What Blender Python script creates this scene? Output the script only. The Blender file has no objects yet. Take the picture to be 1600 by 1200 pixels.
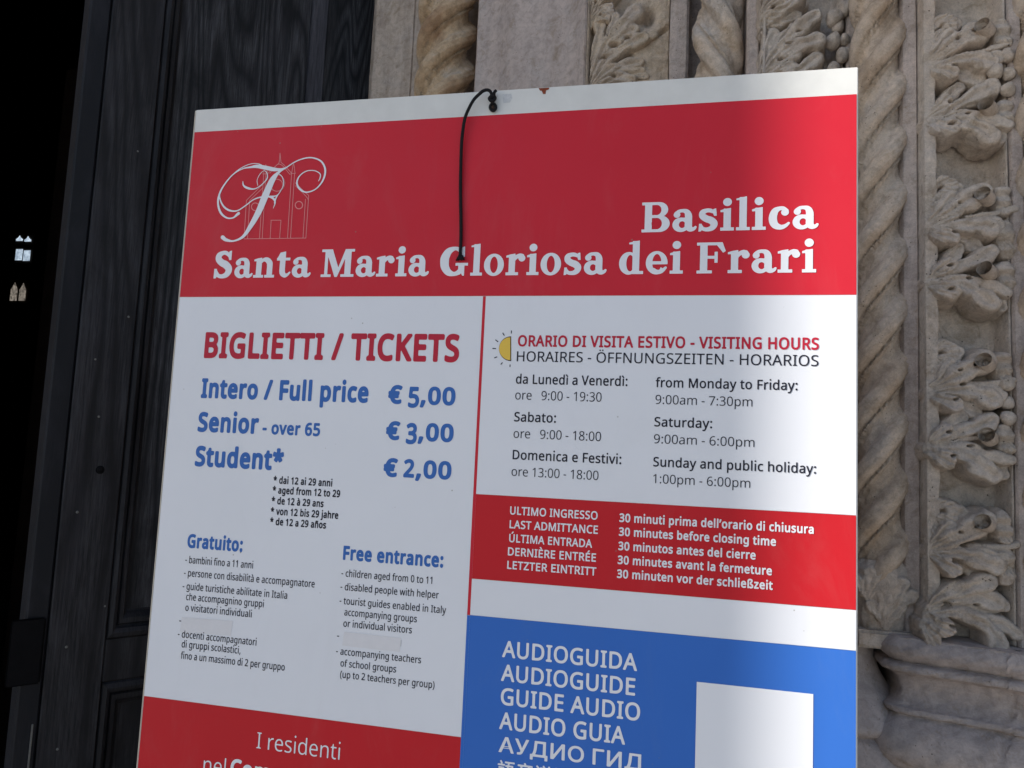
import bpy, math, random
import numpy as np
from mathutils import Matrix, Vector
random.seed(7); rng = np.random.default_rng(7)
SC = bpy.context.scene
COL = SC.collection

# ------------------------------------------------------------------ camera
EYE = 1.52                    # eye height; the sign face is the plane y = 0
DIST = 0.8391681864           # camera to the plane of the sign face
RGT = np.array([0.97446825, 0.02234975, -0.22341018])   # world +X in camera axes (x right, y down, z ahead)
DWN = np.array([-0.04536844, 0.99410849, -0.09843786])  # world -Z
NRM = np.array([0.21989390, 0.10606034, 0.96974114])    # world +Y
cam_d = bpy.data.cameras.new('camera'); cam = bpy.data.objects.new('camera', cam_d); COL.objects.link(cam)
rows = [(RGT[0], -RGT[1], -RGT[2]), (NRM[0], -NRM[1], -NRM[2]), (-DWN[0], DWN[1], DWN[2])]
cam.matrix_world = Matrix.Translation((0, -DIST, EYE)) @ Matrix(rows).to_4x4()
cam_d.lens = 27.0; cam_d.sensor_width = 36.0; cam_d.clip_start = 0.02; cam_d.clip_end = 3000
SC.camera = cam

def at(px, py, y):
    """point of the photo seen on the plane at depth y (metres behind the sign face) -> world X, Z"""
    d = np.array([px-800, py-600, 1200.0]); t = (DIST+y)/(d@NRM)
    return float(d@RGT*t), float(EYE-(d@DWN)*t)
def sheet(px, py):
    return at(px, py, 0.0)

# ------------------------------------------------------------------ light
SUN_AZ = math.radians(20)   # sun comes from the left, grazing the facade
SUN_EL = math.radians(31)
w = bpy.data.worlds.new('World'); SC.world = w; w.use_nodes = True
nt = w.node_tree; bg = nt.nodes['Background']
sky = nt.nodes.new('ShaderNodeTexSky'); sky.sky_type = 'NISHITA'; sky.sun_disc = False
sky.sun_elevation = SUN_EL
to_sun = Vector((-math.cos(SUN_AZ)*math.cos(SUN_EL), -math.sin(SUN_AZ)*math.cos(SUN_EL), math.sin(SUN_EL)))
sky.sun_rotation = math.atan2(to_sun.x, to_sun.y)
nt.links.new(sky.outputs[0], bg.inputs[0]); bg.inputs[1].default_value = 0.08
sun_d = bpy.data.lights.new('sun', 'SUN'); sun_d.energy = 4.8; sun_d.angle = math.radians(0.5); sun_d.color = (1, .95, .88)
sun = bpy.data.objects.new('sun', sun_d); COL.objects.link(sun)
sun.rotation_euler = to_sun.to_track_quat('Z', 'Y').to_euler(); sun.location = to_sun*20
SC.view_settings.view_transform = 'Standard'; SC.view_settings.look = 'None'
SC.view_settings.gamma = 1; SC.view_settings.exposure = 1.12

# ------------------------------------------------------------------ materials
def mat(name, rough=.6, spec=.5):
    m = bpy.data.materials.new(name); m.use_nodes = True
    b = m.node_tree.nodes['Principled BSDF']
    b.inputs['Roughness'].default_value = rough; b.inputs['Specular IOR Level'].default_value = spec
    return m, m.node_tree, b
def node(nt, kind, **kw):
    n = nt.nodes.new(kind)
    for k, v in kw.items():
        if k.startswith('i_'):
            key = k[2:]; key = int(key) if key.isdigit() else key
            n.inputs[key].default_value = v
        else: setattr(n, k, v)
    return n
def ramp(nt, src, stops):
    r = nt.nodes.new('ShaderNodeValToRGB'); cr = r.color_ramp
    while len(cr.elements) < len(stops): cr.elements.new(.5)
    for e, (p, c) in zip(cr.elements, stops):
        e.position = p; e.color = (c[0], c[1], c[2], 1) if hasattr(c, '__len__') else (c, c, c, 1)
    nt.links.new(src, r.inputs[0]); return r.outputs[0]
def mixc(nt, fac, a, b, mode='MIX'):
    m = nt.nodes.new('ShaderNodeMix'); m.data_type = 'RGBA'; m.blend_type = mode
    for sock, v in ((m.inputs[0], fac), (m.inputs[6], a), (m.inputs[7], b)):
        if isinstance(v, (int, float)): sock.default_value = v
        elif isinstance(v, tuple): sock.default_value = (*v, 1)
        else: nt.links.new(v, sock)
    return m.outputs[2]
def noise(nt, vec, scale, detail=5, rough=.6, dist=0.0):
    n = node(nt, 'ShaderNodeTexNoise', i_Scale=scale, i_Detail=detail, i_Roughness=rough, i_Distortion=dist)
    nt.links.new(vec, n.inputs['Vector']); return n.outputs['Fac']
def coords(nt, scale=(1, 1, 1), which='pos'):
    if which == 'pos': src = nt.nodes.new('ShaderNodeNewGeometry').outputs['Position']
    else: src = nt.nodes.new('ShaderNodeTexCoord').outputs['Object']
    mp = nt.nodes.new('ShaderNodeMapping'); mp.inputs['Scale'].default_value = scale
    nt.links.new(src, mp.inputs[0]); return mp.outputs[0]
def bump(nt, b, h, strength, dist):
    n = node(nt, 'ShaderNodeBump', i_Strength=strength, i_Distance=dist); nt.links.new(h, n.inputs['Height'])
    nt.links.new(n.outputs[0], b.inputs['Normal'])

def stone(name, c1, c2, c3, streak=.35, grain=1.0, bmp=.35):
    m, nt, b = mat(name, .72, .25)
    p = coords(nt); pv = coords(nt, (1, 1, .12))
    big = noise(nt, p, 9, 4, .6, .4)
    base = ramp(nt, big, [(.32, c1), (.52, c2), (.70, c3)])
    st = noise(nt, pv, 38, 4, .6, .2)
    base = mixc(nt, streak, base, ramp(nt, st, [(.3, (.55, .50, .46)), (.5, (.9, .88, .86)), (.7, (1.2, 1.16, 1.1))]), 'MULTIPLY')
    fine = noise(nt, p, 420, 5, .75)
    base = mixc(nt, .55*grain, base, ramp(nt, fine, [(.3, .62), (.5, 1.0), (.72, 1.38)]), 'MULTIPLY')
    mid = noise(nt, p, 70, 5, .7, .6)
    base = mixc(nt, .55, base, ramp(nt, mid, [(.33, .58), (.52, 1.0), (.7, 1.28)]), 'MULTIPLY')
    och = noise(nt, p, 24, 6, .7, 1.0)
    base = mixc(nt, ramp(nt, och, [(.54, 0.0), (.72, .55)]), base, (.21, .145, .075))
    pits = node(nt, 'ShaderNodeTexVoronoi', i_Scale=150.0); nt.links.new(p, pits.inputs['Vector'])
    pm = noise(nt, p, 30, 3, .5)
    pit = ramp(nt, pits.outputs['Distance'], [(.05, 1.0), (.17, 0.0)])
    pit = mixc(nt, 1.0, pit, ramp(nt, pm, [(.55, 0.0), (.63, 1.0)]), 'MULTIPLY')
    base = mixc(nt, pit, base, (.05, .042, .038))
    nt.links.new(base, b.inputs['Base Color'])
    h1 = noise(nt, p, 260, 6, .75); h2 = noise(nt, p, 45, 5, .65)
    add = node(nt, 'ShaderNodeMath', operation='MULTIPLY_ADD', i_1=2.2); nt.links.new(h2, add.inputs[0]); nt.links.new(h1, add.inputs[2])
    sub = node(nt, 'ShaderNodeMath', operation='MULTIPLY_ADD', i_1=-1.5); nt.links.new(pit, sub.inputs[0]); nt.links.new(add.outputs[0], sub.inputs[2])
    bump(nt, b, sub.outputs[0], bmp*1.5, .0028)
    return m
M = {}
M['stone'] = stone('pinkish_grey_stone', (0.406, 0.345, 0.309), (0.506, 0.430, 0.387), (0.467, 0.419, 0.392))
M['carved'] = stone('carved_limestone', (0.500, 0.411, 0.337), (0.600, 0.521, 0.446), (0.543, 0.480, 0.432), .2, .8, .6)
M['carved_warm'] = stone('warm_carved_limestone', (0.481, 0.376, 0.271), (0.596, 0.490, 0.380), (0.526, 0.447, 0.384), .2, .9, .6)
M['shaft'] = stone('ochre_stone', (0.427, 0.320, 0.228), (0.586, 0.480, 0.383), (0.497, 0.440, 0.391), .3, .8, .35)
M['shaft_warm'] = stone('warm_ochre_stone', (0.353, 0.220, 0.129), (0.564, 0.422, 0.281), (0.549, 0.479, 0.409), .3, .8, .45)
M['smooth'] = stone('smooth_pink_stone', (0.452, 0.385, 0.355), (0.495, 0.420, 0.385), (0.454, 0.402, 0.380), .30, .35, .10)
M['strip'] = stone('beige_stone', (0.401, 0.327, 0.270), (0.512, 0.428, 0.358), (0.474, 0.412, 0.368), .6, .5, .15)
M['plinth'] = stone('grey_violet_stone', (0.365, 0.317, 0.299), (0.463, 0.397, 0.367), (0.411, 0.368, 0.355), .15, .5, .22)

def wood(name, dark, light, seed, ring=26, grey=.5, sx=1.0):
    m, nt, b = mat(name, .62, .25)
    src = nt.nodes.new('ShaderNodeTexCoord').outputs['Object']
    mp = node(nt, 'ShaderNodeMapping'); mp.inputs['Scale'].default_value = (sx, .3, .085); mp.inputs['Location'].default_value = (seed*3.7, seed*1.3, seed*2.1)
    nt.links.new(src, mp.inputs[0]); v = mp.outputs[0]
    field = noise(nt, v, 4.8, 2.2, .45, .55)
    mul = node(nt, 'ShaderNodeMath', operation='MULTIPLY', i_1=float(ring)); nt.links.new(field, mul.inputs[0])
    fr = node(nt, 'ShaderNodeMath', operation='PINGPONG', i_1=.5); nt.links.new(mul.outputs[0], fr.inputs[0])
    mp2 = node(nt, 'ShaderNodeMapping'); mp2.inputs['Scale'].default_value = (1, .3, .035); nt.links.new(src, mp2.inputs[0])
    fib = noise(nt, mp2.outputs[0], 340, 6, .75)
    mp3 = node(nt, 'ShaderNodeMapping'); mp3.inputs['Scale'].default_value = (1, .3, .3); mp3.inputs['Location'].default_value = (seed, seed, seed); nt.links.new(src, mp3.inputs[0])
    pat = noise(nt, mp3.outputs[0], 9, 6, .7, .6)
    rings = ramp(nt, fr.outputs[0], [(.04, .12), (.24, .62), (.45, 1.0)])
    f = node(nt, 'ShaderNodeMath', operation='MULTIPLY'); nt.links.new(rings, f.inputs[0])
    nt.links.new(ramp(nt, fib, [(.38, .12), (.60, 1.0)]), f.inputs[1])
    f2 = node(nt, 'ShaderNodeMath', operation='MULTIPLY'); nt.links.new(f.outputs[0], f2.inputs[0])
    nt.links.new(ramp(nt, pat, [(.34, .22), (.56, 1.0)]), f2.inputs[1])
    c = mixc(nt, f2.outputs[0], dark, light)
    c = mixc(nt, ramp(nt, pat, [(.5, 0.0), (.75, .5)]), c, (.036, .036, .046))
    nt.links.new(c, b.inputs['Base Color'])
    bump(nt, b, f.outputs[0], .35, .0012)
    return m
M['wood_a'] = wood('weathered_black_planks', (.006, .007, .009), (.088, .089, .098), 3, 24, sx=1.15)
M['wood_b'] = wood('weathered_door_stile', (.009, .009, .011), (.052, .052, .058), 9, 14, sx=.8)
M['wood_c'] = wood('worn_door_moulding', (.007, .007, .009), (.036, .036, .040), 5, 10, sx=.6)
M['wood_d'] = wood('grey_batten', (.030, .031, .040), (.13, .13, .15), 11, 7, sx=.6)
M['wood_e'] = wood('blue_black_door_edge', (.007, .008, .011), (.016, .017, .022), 2, 6, sx=.6)

def worn(m):
    nt = m.node_tree; b = nt.nodes['Principled BSDF']; p = coords(nt)
    src = b.inputs['Base Color'].links[0].from_socket
    v = node(nt, 'ShaderNodeTexVoronoi', i_Scale=55.0); nt.links.new(p, v.inputs['Vector'])
    sp = mixc(nt, 1.0, ramp(nt, v.outputs['Distance'], [(.03, 1.0), (.07, 0.0)]), ramp(nt, noise(nt, p, 9, 3, .6), [(.56, 0.0), (.62, .8)]), 'MULTIPLY')
    sm = ramp(nt, noise(nt, coords(nt, (1, 1, .35)), 11, 7, .75, 1.2), [(.52, 0.0), (.80, .07)])
    c = mixc(nt, sm, src, (.34, .33, .31)); c = mixc(nt, sp, c, (.22, .20, .17))
    nt.links.new(c, b.inputs['Base Color'])
    nt.links.new(ramp(nt, noise(nt, p, 16, 6, .7, .8), [(.3, .34), (.7, .58)]), b.inputs['Roughness'])
    bump(nt, b, noise(nt, p, 6, 2, .5), .25, .002)
def plain(name, col, rough=.5, spec=.4, var=0.0, scale=14):
    m, nt, b = mat(name, rough, spec)
    if var:
        p = coords(nt); n1 = noise(nt, p, scale, 5, .6)
        nt.links.new(mixc(nt, 1.0, tuple(col), ramp(nt, n1, [(.3, 1-var), (.7, 1+var)]), 'MULTIPLY'), b.inputs['Base Color'])
    else: b.inputs['Base Color'].default_value = (*col, 1)
    return m
M['red'] = plain('printed_red', (.54, .020, .036), .5, .18, .03, 5)
M['red2'] = plain('printed_deep_red', (.50, .014, .022), .5, .18, .03, 5)
M['white'] = plain('printed_white', (.70, .715, .76), .42, .4, .018, 6)
M['lettw'] = plain('lettering_white', (.72, .735, .78), .42, .4)
M['blue'] = plain('printed_blue', (.034, .140, .50), .5, .18, .03, 5)
M['lblue'] = plain('lettering_blue', (.040, .135, .42), .5, .18)
M['lred'] = plain('lettering_red', (.46, .020, .045), .5, .18)
M['ink'] = plain('lettering_ink', (.018, .018, .030), .5, .18)
M['yellow'] = plain('printed_yellow', (.72, .48, .06), .42, .4)
M['line'] = plain('printed_fine_line', (.66, .22, .22), .42, .4)
M['panel'] = plain('bare_board_white', (.63, .63, .61), .5, .35, .05, 30)
for k_ in ('red', 'red2', 'white', 'blue', 'panel'): worn(M[k_])
M['edge'] = plain('board_cut_edge', (.50, .45, .38), .6, .3, .1, 60)
M['tape'] = plain('cover_tape', (.66, .655, .68), .5, .35, .03, 60)
M['stain'] = plain('glue_stain', (.50, .51, .52), .5, .3, .12, 400)
M['rust'] = plain('rust_chip', (.20, .05, .025), .8, .2, .3, 300)
M['cord'] = plain('black_cord', (.006, .006, .008), .75, .25)
_b = M['cord'].node_tree.nodes['Principled BSDF']; bump(M['cord'].node_tree, _b, noise(M['cord'].node_tree, coords(M['cord'].node_tree, (1, 1, 1)), 1400, 2, .5), .8, .0008)
M['screw'] = plain('brown_rivet', (.09, .055, .04), .5, .4, .2, 300)
M['metal'] = plain('grey_painted_steel', (.25, .25, .26), .45, .5, .05, 20)
M['iron'] = plain('black_iron', (.004, .004, .005), .75, .12, .2, 60)
M['nail'] = plain('pale_nail_head', (.16, .16, .15), .5, .5, .2, 200)
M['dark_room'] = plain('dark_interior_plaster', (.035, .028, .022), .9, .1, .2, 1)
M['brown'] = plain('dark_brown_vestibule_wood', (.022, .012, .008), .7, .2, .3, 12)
M['wall'] = stone('facade_brick_stone', (.38, .27, .20), (.46, .34, .26), (.42, .34, .28), .2, .5, .2)
m, nt, b = mat('lit_window_glass', .4); b.inputs['Base Color'].default_value = (.5, .55, .6, 1)
p = coords(nt); b.inputs['Emission Strength'].default_value = 1.0
nt.links.new(ramp(nt, noise(nt, p, 5.0, 4, .7), [(.35, (.10, .13, .17)), (.65, (.30, .36, .42))]), b.inputs['Emission Color']); M['glass'] = m
m, nt, b = mat('lit_stained_glass', .4); b.inputs['Base Color'].default_value = (.4, .35, .3, 1)
p = coords(nt); b.inputs['Emission Strength'].default_value = 1.0
nt.links.new(ramp(nt, noise(nt, p, 9.0, 4, .7), [(.42, (.02, .018, .015)), (.60, (.15, .13, .11))]), b.inputs['Emission Color']); M['glass_low'] = m
m, nt, b = mat('trachyte_paving', .7, .3)
p = coords(nt); br = node(nt, 'ShaderNodeTexBrick', i_Scale=1.6); nt.links.new(p, br.inputs['Vector'])
br.inputs['Color1'].default_value = (.30, .285, .27, 1); br.inputs['Color2'].default_value = (.25, .24, .23, 1); br.inputs['Mortar'].default_value = (.07, .065, .06, 1)
br.inputs['Mortar Size'].default_value = .012
nt.links.new(mixc(nt, .6, br.outputs['Color'], ramp(nt, noise(nt, p, 12, 6, .7), [(.3, .7), (.7, 1.2)]), 'MULTIPLY'), b.inputs['Base Color']); M['paving'] = m

# ------------------------------------------------------------------ object helpers
def link(name, me, m, parent=None, smooth=False, loc=None):
    me.materials.clear(); me.materials.append(m)
    if smooth: me.polygons.foreach_set('use_smooth', [True]*len(me.polygons))
    o = bpy.data.objects.new(name, me); COL.objects.link(o)
    if parent: o.parent = parent
    if loc: o.location = loc
    return o
def mesh(name, v, f):
    me = bpy.data.meshes.new(name); me.from_pydata([tuple(map(float, a)) for a in v], [], f); me.update(); return me
def empty(name, loc=(0, 0, 0), rz=0, parent=None):
    o = bpy.data.objects.new(name, None); COL.objects.link(o); o.location = loc; o.rotation_euler = (0, 0, rz)
    o.empty_display_size = .1
    if parent: o.parent = parent
    return o
def tag(o, label=None, cat=None, group=None, kind=None):
    for k, v in (('label', label), ('category', cat), ('group', group), ('kind', kind)):
        if v: o[k] = v
    return o
def box(x0, x1, y0, y1, z0, z1, bev=0.0):
    if bev:
        import bmesh
        bm = bmesh.new(); bmesh.ops.create_cube(bm, size=1)
        for v in bm.verts: v.co = ((x0+x1)/2+v.co.x*(x1-x0), (y0+y1)/2+v.co.y*(y1-y0), (z0+z1)/2+v.co.z*(z1-z0))
        bmesh.ops.bevel(bm, geom=bm.edges[:], offset=bev, segments=2, affect='EDGES')
        me = bpy.data.meshes.new('m'); bm.to_mesh(me); bm.free(); return me
    v = [(x, y, z) for x in (x0, x1) for y in (y0, y1) for z in (z0, z1)]
    return mesh('m', v, [(0, 1, 3, 2), (4, 6, 7, 5), (0, 4, 5, 1), (2, 3, 7, 6), (0, 2, 6, 4), (1, 5, 7, 3)])
def extrude(pts, z0, z1, wob=0.0, step=None):
    """vertical prism: open or closed plan outline pts; closed outline, capped"""
    n = len(pts); nz = 2 if not step else max(2, int((z1-z0)/step)+1)
    zs = np.linspace(z0, z1, nz); v = []
    for z in zs:
        for i, (x, y) in enumerate(pts):
            d = wob*(math.sin(z*23+i*1.7)+math.sin(z*57+i*.9+x*40))*.5 if wob else 0
            v.append((x+d, y+d, z))
    f = [(k*n+i, k*n+(i+1) % n, (k+1)*n+(i+1) % n, (k+1)*n+i) for k in range(nz-1) for i in range(n)]
    f += [tuple(range(n))[::-1], tuple((nz-1)*n+i for i in range(n))]
    return mesh('m', v, f)
def smooth_angle(o, ang=35):
    me = o.data; me.polygons.foreach_set('use_smooth', [True]*len(me.polygons))
    try: me.set_sharp_from_angle(angle=math.radians(ang))
    except Exception: pass
    return o
def tube(path, r, seg=10, closed=False):
    P = [Vector(p) for p in path]; n = len(P); v = []; f = []
    rr = r if hasattr(r, '__len__') else [r]*n
    up = Vector((0.3, -1, .2)).normalized()
    for i in range(n):
        a = P[(i-1) % n] if (closed or i) else P[i]; c = P[(i+1) % n] if (closed or i < n-1) else P[i]
        t = (c-a).normalized(); s = t.cross(up)
        if s.length < 1e-4: s = t.cross(Vector((1, 0, 0)))
        s.normalize(); u = s.cross(t)
        for k in range(seg):
            an = 2*math.pi*k/seg; v.append(P[i]+(s*math.cos(an)+u*math.sin(an))*rr[i])
    m_ = n if closed else n-1
    for i in range(m_):
        for k in range(seg):
            a = i*seg+k; b_ = i*seg+(k+1) % seg; j = ((i+1) % n)*seg
            f.append((a, b_, j+(k+1) % seg, j+k))
    if not closed: f += [tuple(range(seg))[::-1], tuple((n-1)*seg+k for k in range(seg))]
    return mesh('m', v, f)
def catmull(pts, sub=8):
    P = [np.array(p, float) for p in pts]; out = []
    Q = [2*P[0]-P[1]]+P+[2*P[-1]-P[-2]]
    for i in range(1, len(Q)-2):
        for k in range(sub):
            t = k/sub
            out.append(.5*((2*Q[i])+(-Q[i-1]+Q[i+1])*t+(2*Q[i-1]-5*Q[i]+4*Q[i+1]-Q[i+2])*t*t+(-Q[i-1]+3*Q[i]-3*Q[i+1]+Q[i+2])*t**3))
    out.append(P[-1]); return np.array(out)
def lathe(prof, cx, cy, seg=48, a0=0, a1=2*math.pi, fn=None):
    v = []; f = []; n = len(prof)
    for k in range(seg+1):
        a = a0+(a1-a0)*k/seg
        for r, z in prof:
            rr = r*(fn(a, z) if fn else 1); v.append((cx+rr*math.cos(a), cy+rr*math.sin(a), z))
    for k in range(seg):
        for i in range(n-1): f.append((k*n+i, (k+1)*n+i, (k+1)*n+i+1, k*n+i+1))
    return mesh('m', v, f)

# ------------------------------------------------------------------ value noise for carved relief
def vnoise(x, y, seed=0):
    xi = np.floor(x).astype(int); yi = np.floor(y).astype(int); fx = x-xi; fy = y-yi
    fx = fx*fx*(3-2*fx); fy = fy*fy*(3-2*fy)
    def h(a, b): 
        n = (a*374761393+b*668265263+seed*1442695041) & 0x7fffffff
        n = ((n ^ (n >> 13))*1274126177) & 0x7fffffff
        return ((n ^ (n >> 16)) & 0xffff)/65535.0
    return (h(xi, yi)*(1-fx)+h(xi+1, yi)*fx)*(1-fy)+(h(xi, yi+1)*(1-fx)+h(xi+1, yi+1)*fx)*fy
def fbm(x, y, oct=4, seed=0):
    s = 0; a = .5
    for o in range(oct): s = s+a*(vnoise(x, y, seed+o)-.5); x = x*2.03+7.1; y = y*2.03+3.3; a *= .5
    return s

# ------------------------------------------------------------------ setting: ground, church shell
tag(link('ground', mesh('g', [(-400, -400, 0), (400, -400, 0), (400, 400, 0), (-400, 400, 0)], [(0, 1, 2, 3)]), M['paving']), kind='structure')
church = tag(empty('church'), 'stone church portal with carved and twisted columns around a dark open doorway', 'church')
HTOP = 7.0
def part(name, me, m, smooth=None, parent=None, label=None):
    o = link(name, me, m, parent or church)
    if smooth: smooth_angle(o, smooth)
    if label: o['label'] = label
    return o
# left side of the portal: splayed jamb and outer pier that throws its shadow on the sign
bnd = 0.094                                        # where that shadow ends on the sign (x)
px_ = -3.25; py_ = (px_-bnd)*math.tan(SUN_AZ)
part('jamb', extrude([(-2.6, 1.4), (-2.6, .98), (-2.75, .9), (-2.78, .6), (-2.92, .5), (-2.95, .2), (-3.08, .1), (-3.12, -.25), (px_, -.3), (px_-.05, 1.4)], 0, HTOP), M['stone'])
part('outer_pier', extrude([(px_, 1.4), (px_, py_), (px_-.6, py_), (px_-.6, 1.4)], 0, HTOP+2), M['stone'])
part('wall', box(-30, px_-.6, -.35, 1.4, 0, 16), M['wall'])
part('wall', box(px_-.6, 3.2, .2, 1.4, HTOP, 16), M['wall'])
part('wall', box(3.2, 30, -.35, 1.4, 0, 16), M['wall'])
part('lintel', box(-2.6, -.84, .98, 1.4, 4.6, HTOP), M['stone'])
# nave seen through the doorway
NX0, NX1, NY1, NZ = -60, 20, 30.0, 24
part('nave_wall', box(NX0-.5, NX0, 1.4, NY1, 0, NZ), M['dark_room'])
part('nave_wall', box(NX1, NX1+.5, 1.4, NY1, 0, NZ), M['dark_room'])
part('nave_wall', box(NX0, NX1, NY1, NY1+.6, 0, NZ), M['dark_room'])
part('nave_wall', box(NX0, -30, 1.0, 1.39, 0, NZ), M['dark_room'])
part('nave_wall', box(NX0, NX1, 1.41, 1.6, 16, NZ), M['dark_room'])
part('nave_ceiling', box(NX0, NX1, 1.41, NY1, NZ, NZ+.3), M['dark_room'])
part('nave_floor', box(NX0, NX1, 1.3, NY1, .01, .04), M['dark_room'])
x0, _ = at(62, 500, 2.3)
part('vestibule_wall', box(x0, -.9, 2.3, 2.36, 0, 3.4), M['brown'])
def window(px0, px1, py0, py1, glass, arch=False, low=False):
    Yw = NY1-.03
    X0, Z1 = at(px0, (py0), Yw); X1, _ = at(px1, py0, Yw); _, Z0 = at((px0+px1)/2, py1, Yw)
    fr = link('window', box(X0-.12, X1+.12, Yw-.14, Yw+.01, Z0-.12, Z1+.10), M['dark_room'], church)
    if arch:
        cx = (X0+X1)/2; W = X1-X0; H = Z1-Z0
        pts = [(X0, Z0), (X1, Z0), (X1, Z0+.35*H), (cx+.30*W, Z0+.5*H), (cx+.12*W, Z0+.72*H), (cx, Z1), (cx-.12*W, Z0+.72*H), (cx-.30*W, Z0+.5*H), (X0, Z0+.35*H)]
    elif low:
        cx = (X0+X1)/2; W = X1-X0; H = Z1-Z0
        pts = [(X0, Z0), (X1, Z0), (X1, Z0+.62*H), (cx+.25*W, Z0+.80*H), (cx, Z1), (cx-.25*W, Z0+.80*H), (X0, Z0+.62*H)]
    else: pts = [(X0, Z0), (X1, Z0), (X1, Z1), (X0, Z1)]
    n = len(pts); v = [(x, Yw-.20, z) for x, z in pts]+[(x, Yw-.17, z) for x, z in pts]
    f = [tuple(range(n)), tuple(range(2*n-1, n-1, -1))]+[(i, n+i, n+(i+1) % n, (i+1) % n) for i in range(n)]
    pane = link('pane', mesh('p', v, f), glass, fr)
for a in ((31, 41, 370, 378, M['glass'], True), (44, 54, 371, 379, M['glass'], True), (30.5, 40.5, 391, 408, M['glass']), (42.5, 52.5, 393, 409, M['glass']),
          (23.5, 33.5, 443, 471, M['glass_low'], False, True), (37, 46.5, 444, 471, M['glass_low'], False, True)):
    window(*a)

# ------------------------------------------------------------------ old door leaf, open towards us
HX, HY = -.8317, .98
door = empty('door', (HX, HY, 0), math.radians(54), church); door['label'] = 'weathered black wooden door leaf standing open'
Z = EYE; ZT = 4.4
def dpart(name, me, m, sm=None):
    o = link(name, me, m, door)
    if sm: smooth_angle(o, sm)
    return o
def planks(s0, s1, y, z0, z1, m, name='plank'):
    return dpart(name, box(s0, s1, y, .05, z0, z1, .0015), m)
zp0 = Z-.345; zl1 = Z-.53                       # foot of the upper field, head of the lower field
dpart('edge_batten', extrude([(-.676, .06), (-.676, .006), (-.672, .002), (-.640, 0), (-.6365, .003), (-.6365, .06)], .02, ZT), M['wood_e'])
dpart('stile', extrude([(-.635, .06), (-.635, -.002), (-.633, -.004), (-.534, -.004), (-.532, -.001), (-.532, .06)], .02, ZT), M['wood_b'])
def mould_profile(u):      # u 0..1 across the moulding from frame to field -> local y
    pts = [(0, .002), (.06, -.004), (.22, -.008), (.36, -.004), (.40, .006), (.46, .008), (.52, .003), (.70, .004), (.84, .012), (.90, .020), (1, .022)]
    return pts
mw = .042
def mould_vertical(s0, z0, z1, miter_bottom=0, miter_top=0, flip=1):
    v = []; f = []; pr = mould_profile(0)
    for u, y in pr:
        v.append((s0+flip*u*mw, y, z0+miter_bottom*u*mw)); v.append((s0+flip*u*mw, y, z1-miter_top*u*mw))
    for i in range(len(pr)-1): f.append((2*i, 2*i+2, 2*i+3, 2*i+1) if flip > 0 else (2*i, 2*i+1, 2*i+3, 2*i+2))
    return mesh('m', v, f)
def mould_horizontal(z0, s0, s1, flip=1):          # flip 1: moulding rises from z0 up into the field
    v = []; f = []; pr = mould_profile(0)
    for u, y in pr:
        v.append((s0+u*mw, y, z0+flip*u*mw*1.3)); v.append((s1, y, z0+flip*u*mw*1.3))
    for i in range(len(pr)-1): f.append((2*i, 2*i+1, 2*i+3, 2*i+2) if flip > 0 else (2*i, 2*i+2, 2*i+3, 2*i+1))
    return mesh('m', v, f)
dpart('moulding', mould_vertical(-.5305, zp0-.055, ZT, 1.3), M['wood_c'], 25)
dpart('moulding', mould_horizontal(zp0-.055, -.5305, 0), M['wood_c'], 25)
dpart('rail', box(-.531, 0, .000, .05, zl1+.045, zp0-.056, .0015), M['wood_b'])
dpart('moulding', mould_horizontal(zl1+.044, -.5305, 0, -1), M['wood_c'], 25)
dpart('moulding', mould_vertical(-.5305, .3, zl1+.044, 0, 1.3), M['wood_c'], 25)
planks(-.495, -.1825, .0215, zp0-.03, ZT, M['wood_a'])
planks(-.181, -.139, .016, zp0-.03, ZT, M['wood_d'], 'batten')
planks(-.1375, -.001, .020, zp0-.03, ZT, M['wood_a'])
planks(-.495, -.26, .0215, .3, zl1+.02, M['wood_b'])
planks(-.2585, -.001, .0215, .3, zl1+.02, M['wood_b'])
dpart('rail', box(-.531, 0, .000, .05, .02, .298, .0015), M['wood_b'])
nail_me = lathe([(.0001, .0022), (.0022, .0018), (.0034, .0006), (.0036, 0)], 0, 0, 8)
nail_me.transform(Matrix.Rotation(math.radians(90), 4, 'X'))
for s, z in ((-.5471, .263), (-.6018, .166), (-.6067, -.143), (-.5395, -.333), (-.6022, -.406), (-.585, .05), (-.56, .62), (-.60, -.60)):
    o = link('nail', nail_me, M['nail'], door); o.location = (s, -.0042, Z+z); o.scale = (random.uniform(.55, .9),)*3
o = link('knob', lathe([(.0001, .016), (.008, .014), (.011, .008), (.008, .003), (.014, 0)], 0, 0, 16), M['iron'], door, True)
o.rotation_euler = (math.radians(90), 0, 0); o.location = (-.573, -.004, Z-.058); o.scale = (.6, .6, .5)
o = dpart('hinge', box(-.70, -.642, -.006, .0, Z-.47, Z-.345, .003), M['iron'])
dpart('bolt_rod', box(-.648, -.645, -.004, .0, Z-.66, Z-.545, .0008), M['nail'])
link('threshold', box(-2.6, -.84, .95, 1.39, .002, .10, .01), M['stone'], church)

# ------------------------------------------------------------------ right side of the portal, order by order
ZB = 0.0; ZC = 4.6
def strip(pts, m, z0=1.31, z1=ZC, name='stone_strip', sm=30, step=.06, wob=.0006):
    return part(name, extrude(pts, z0, z1, wob, step), m, sm)
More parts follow.
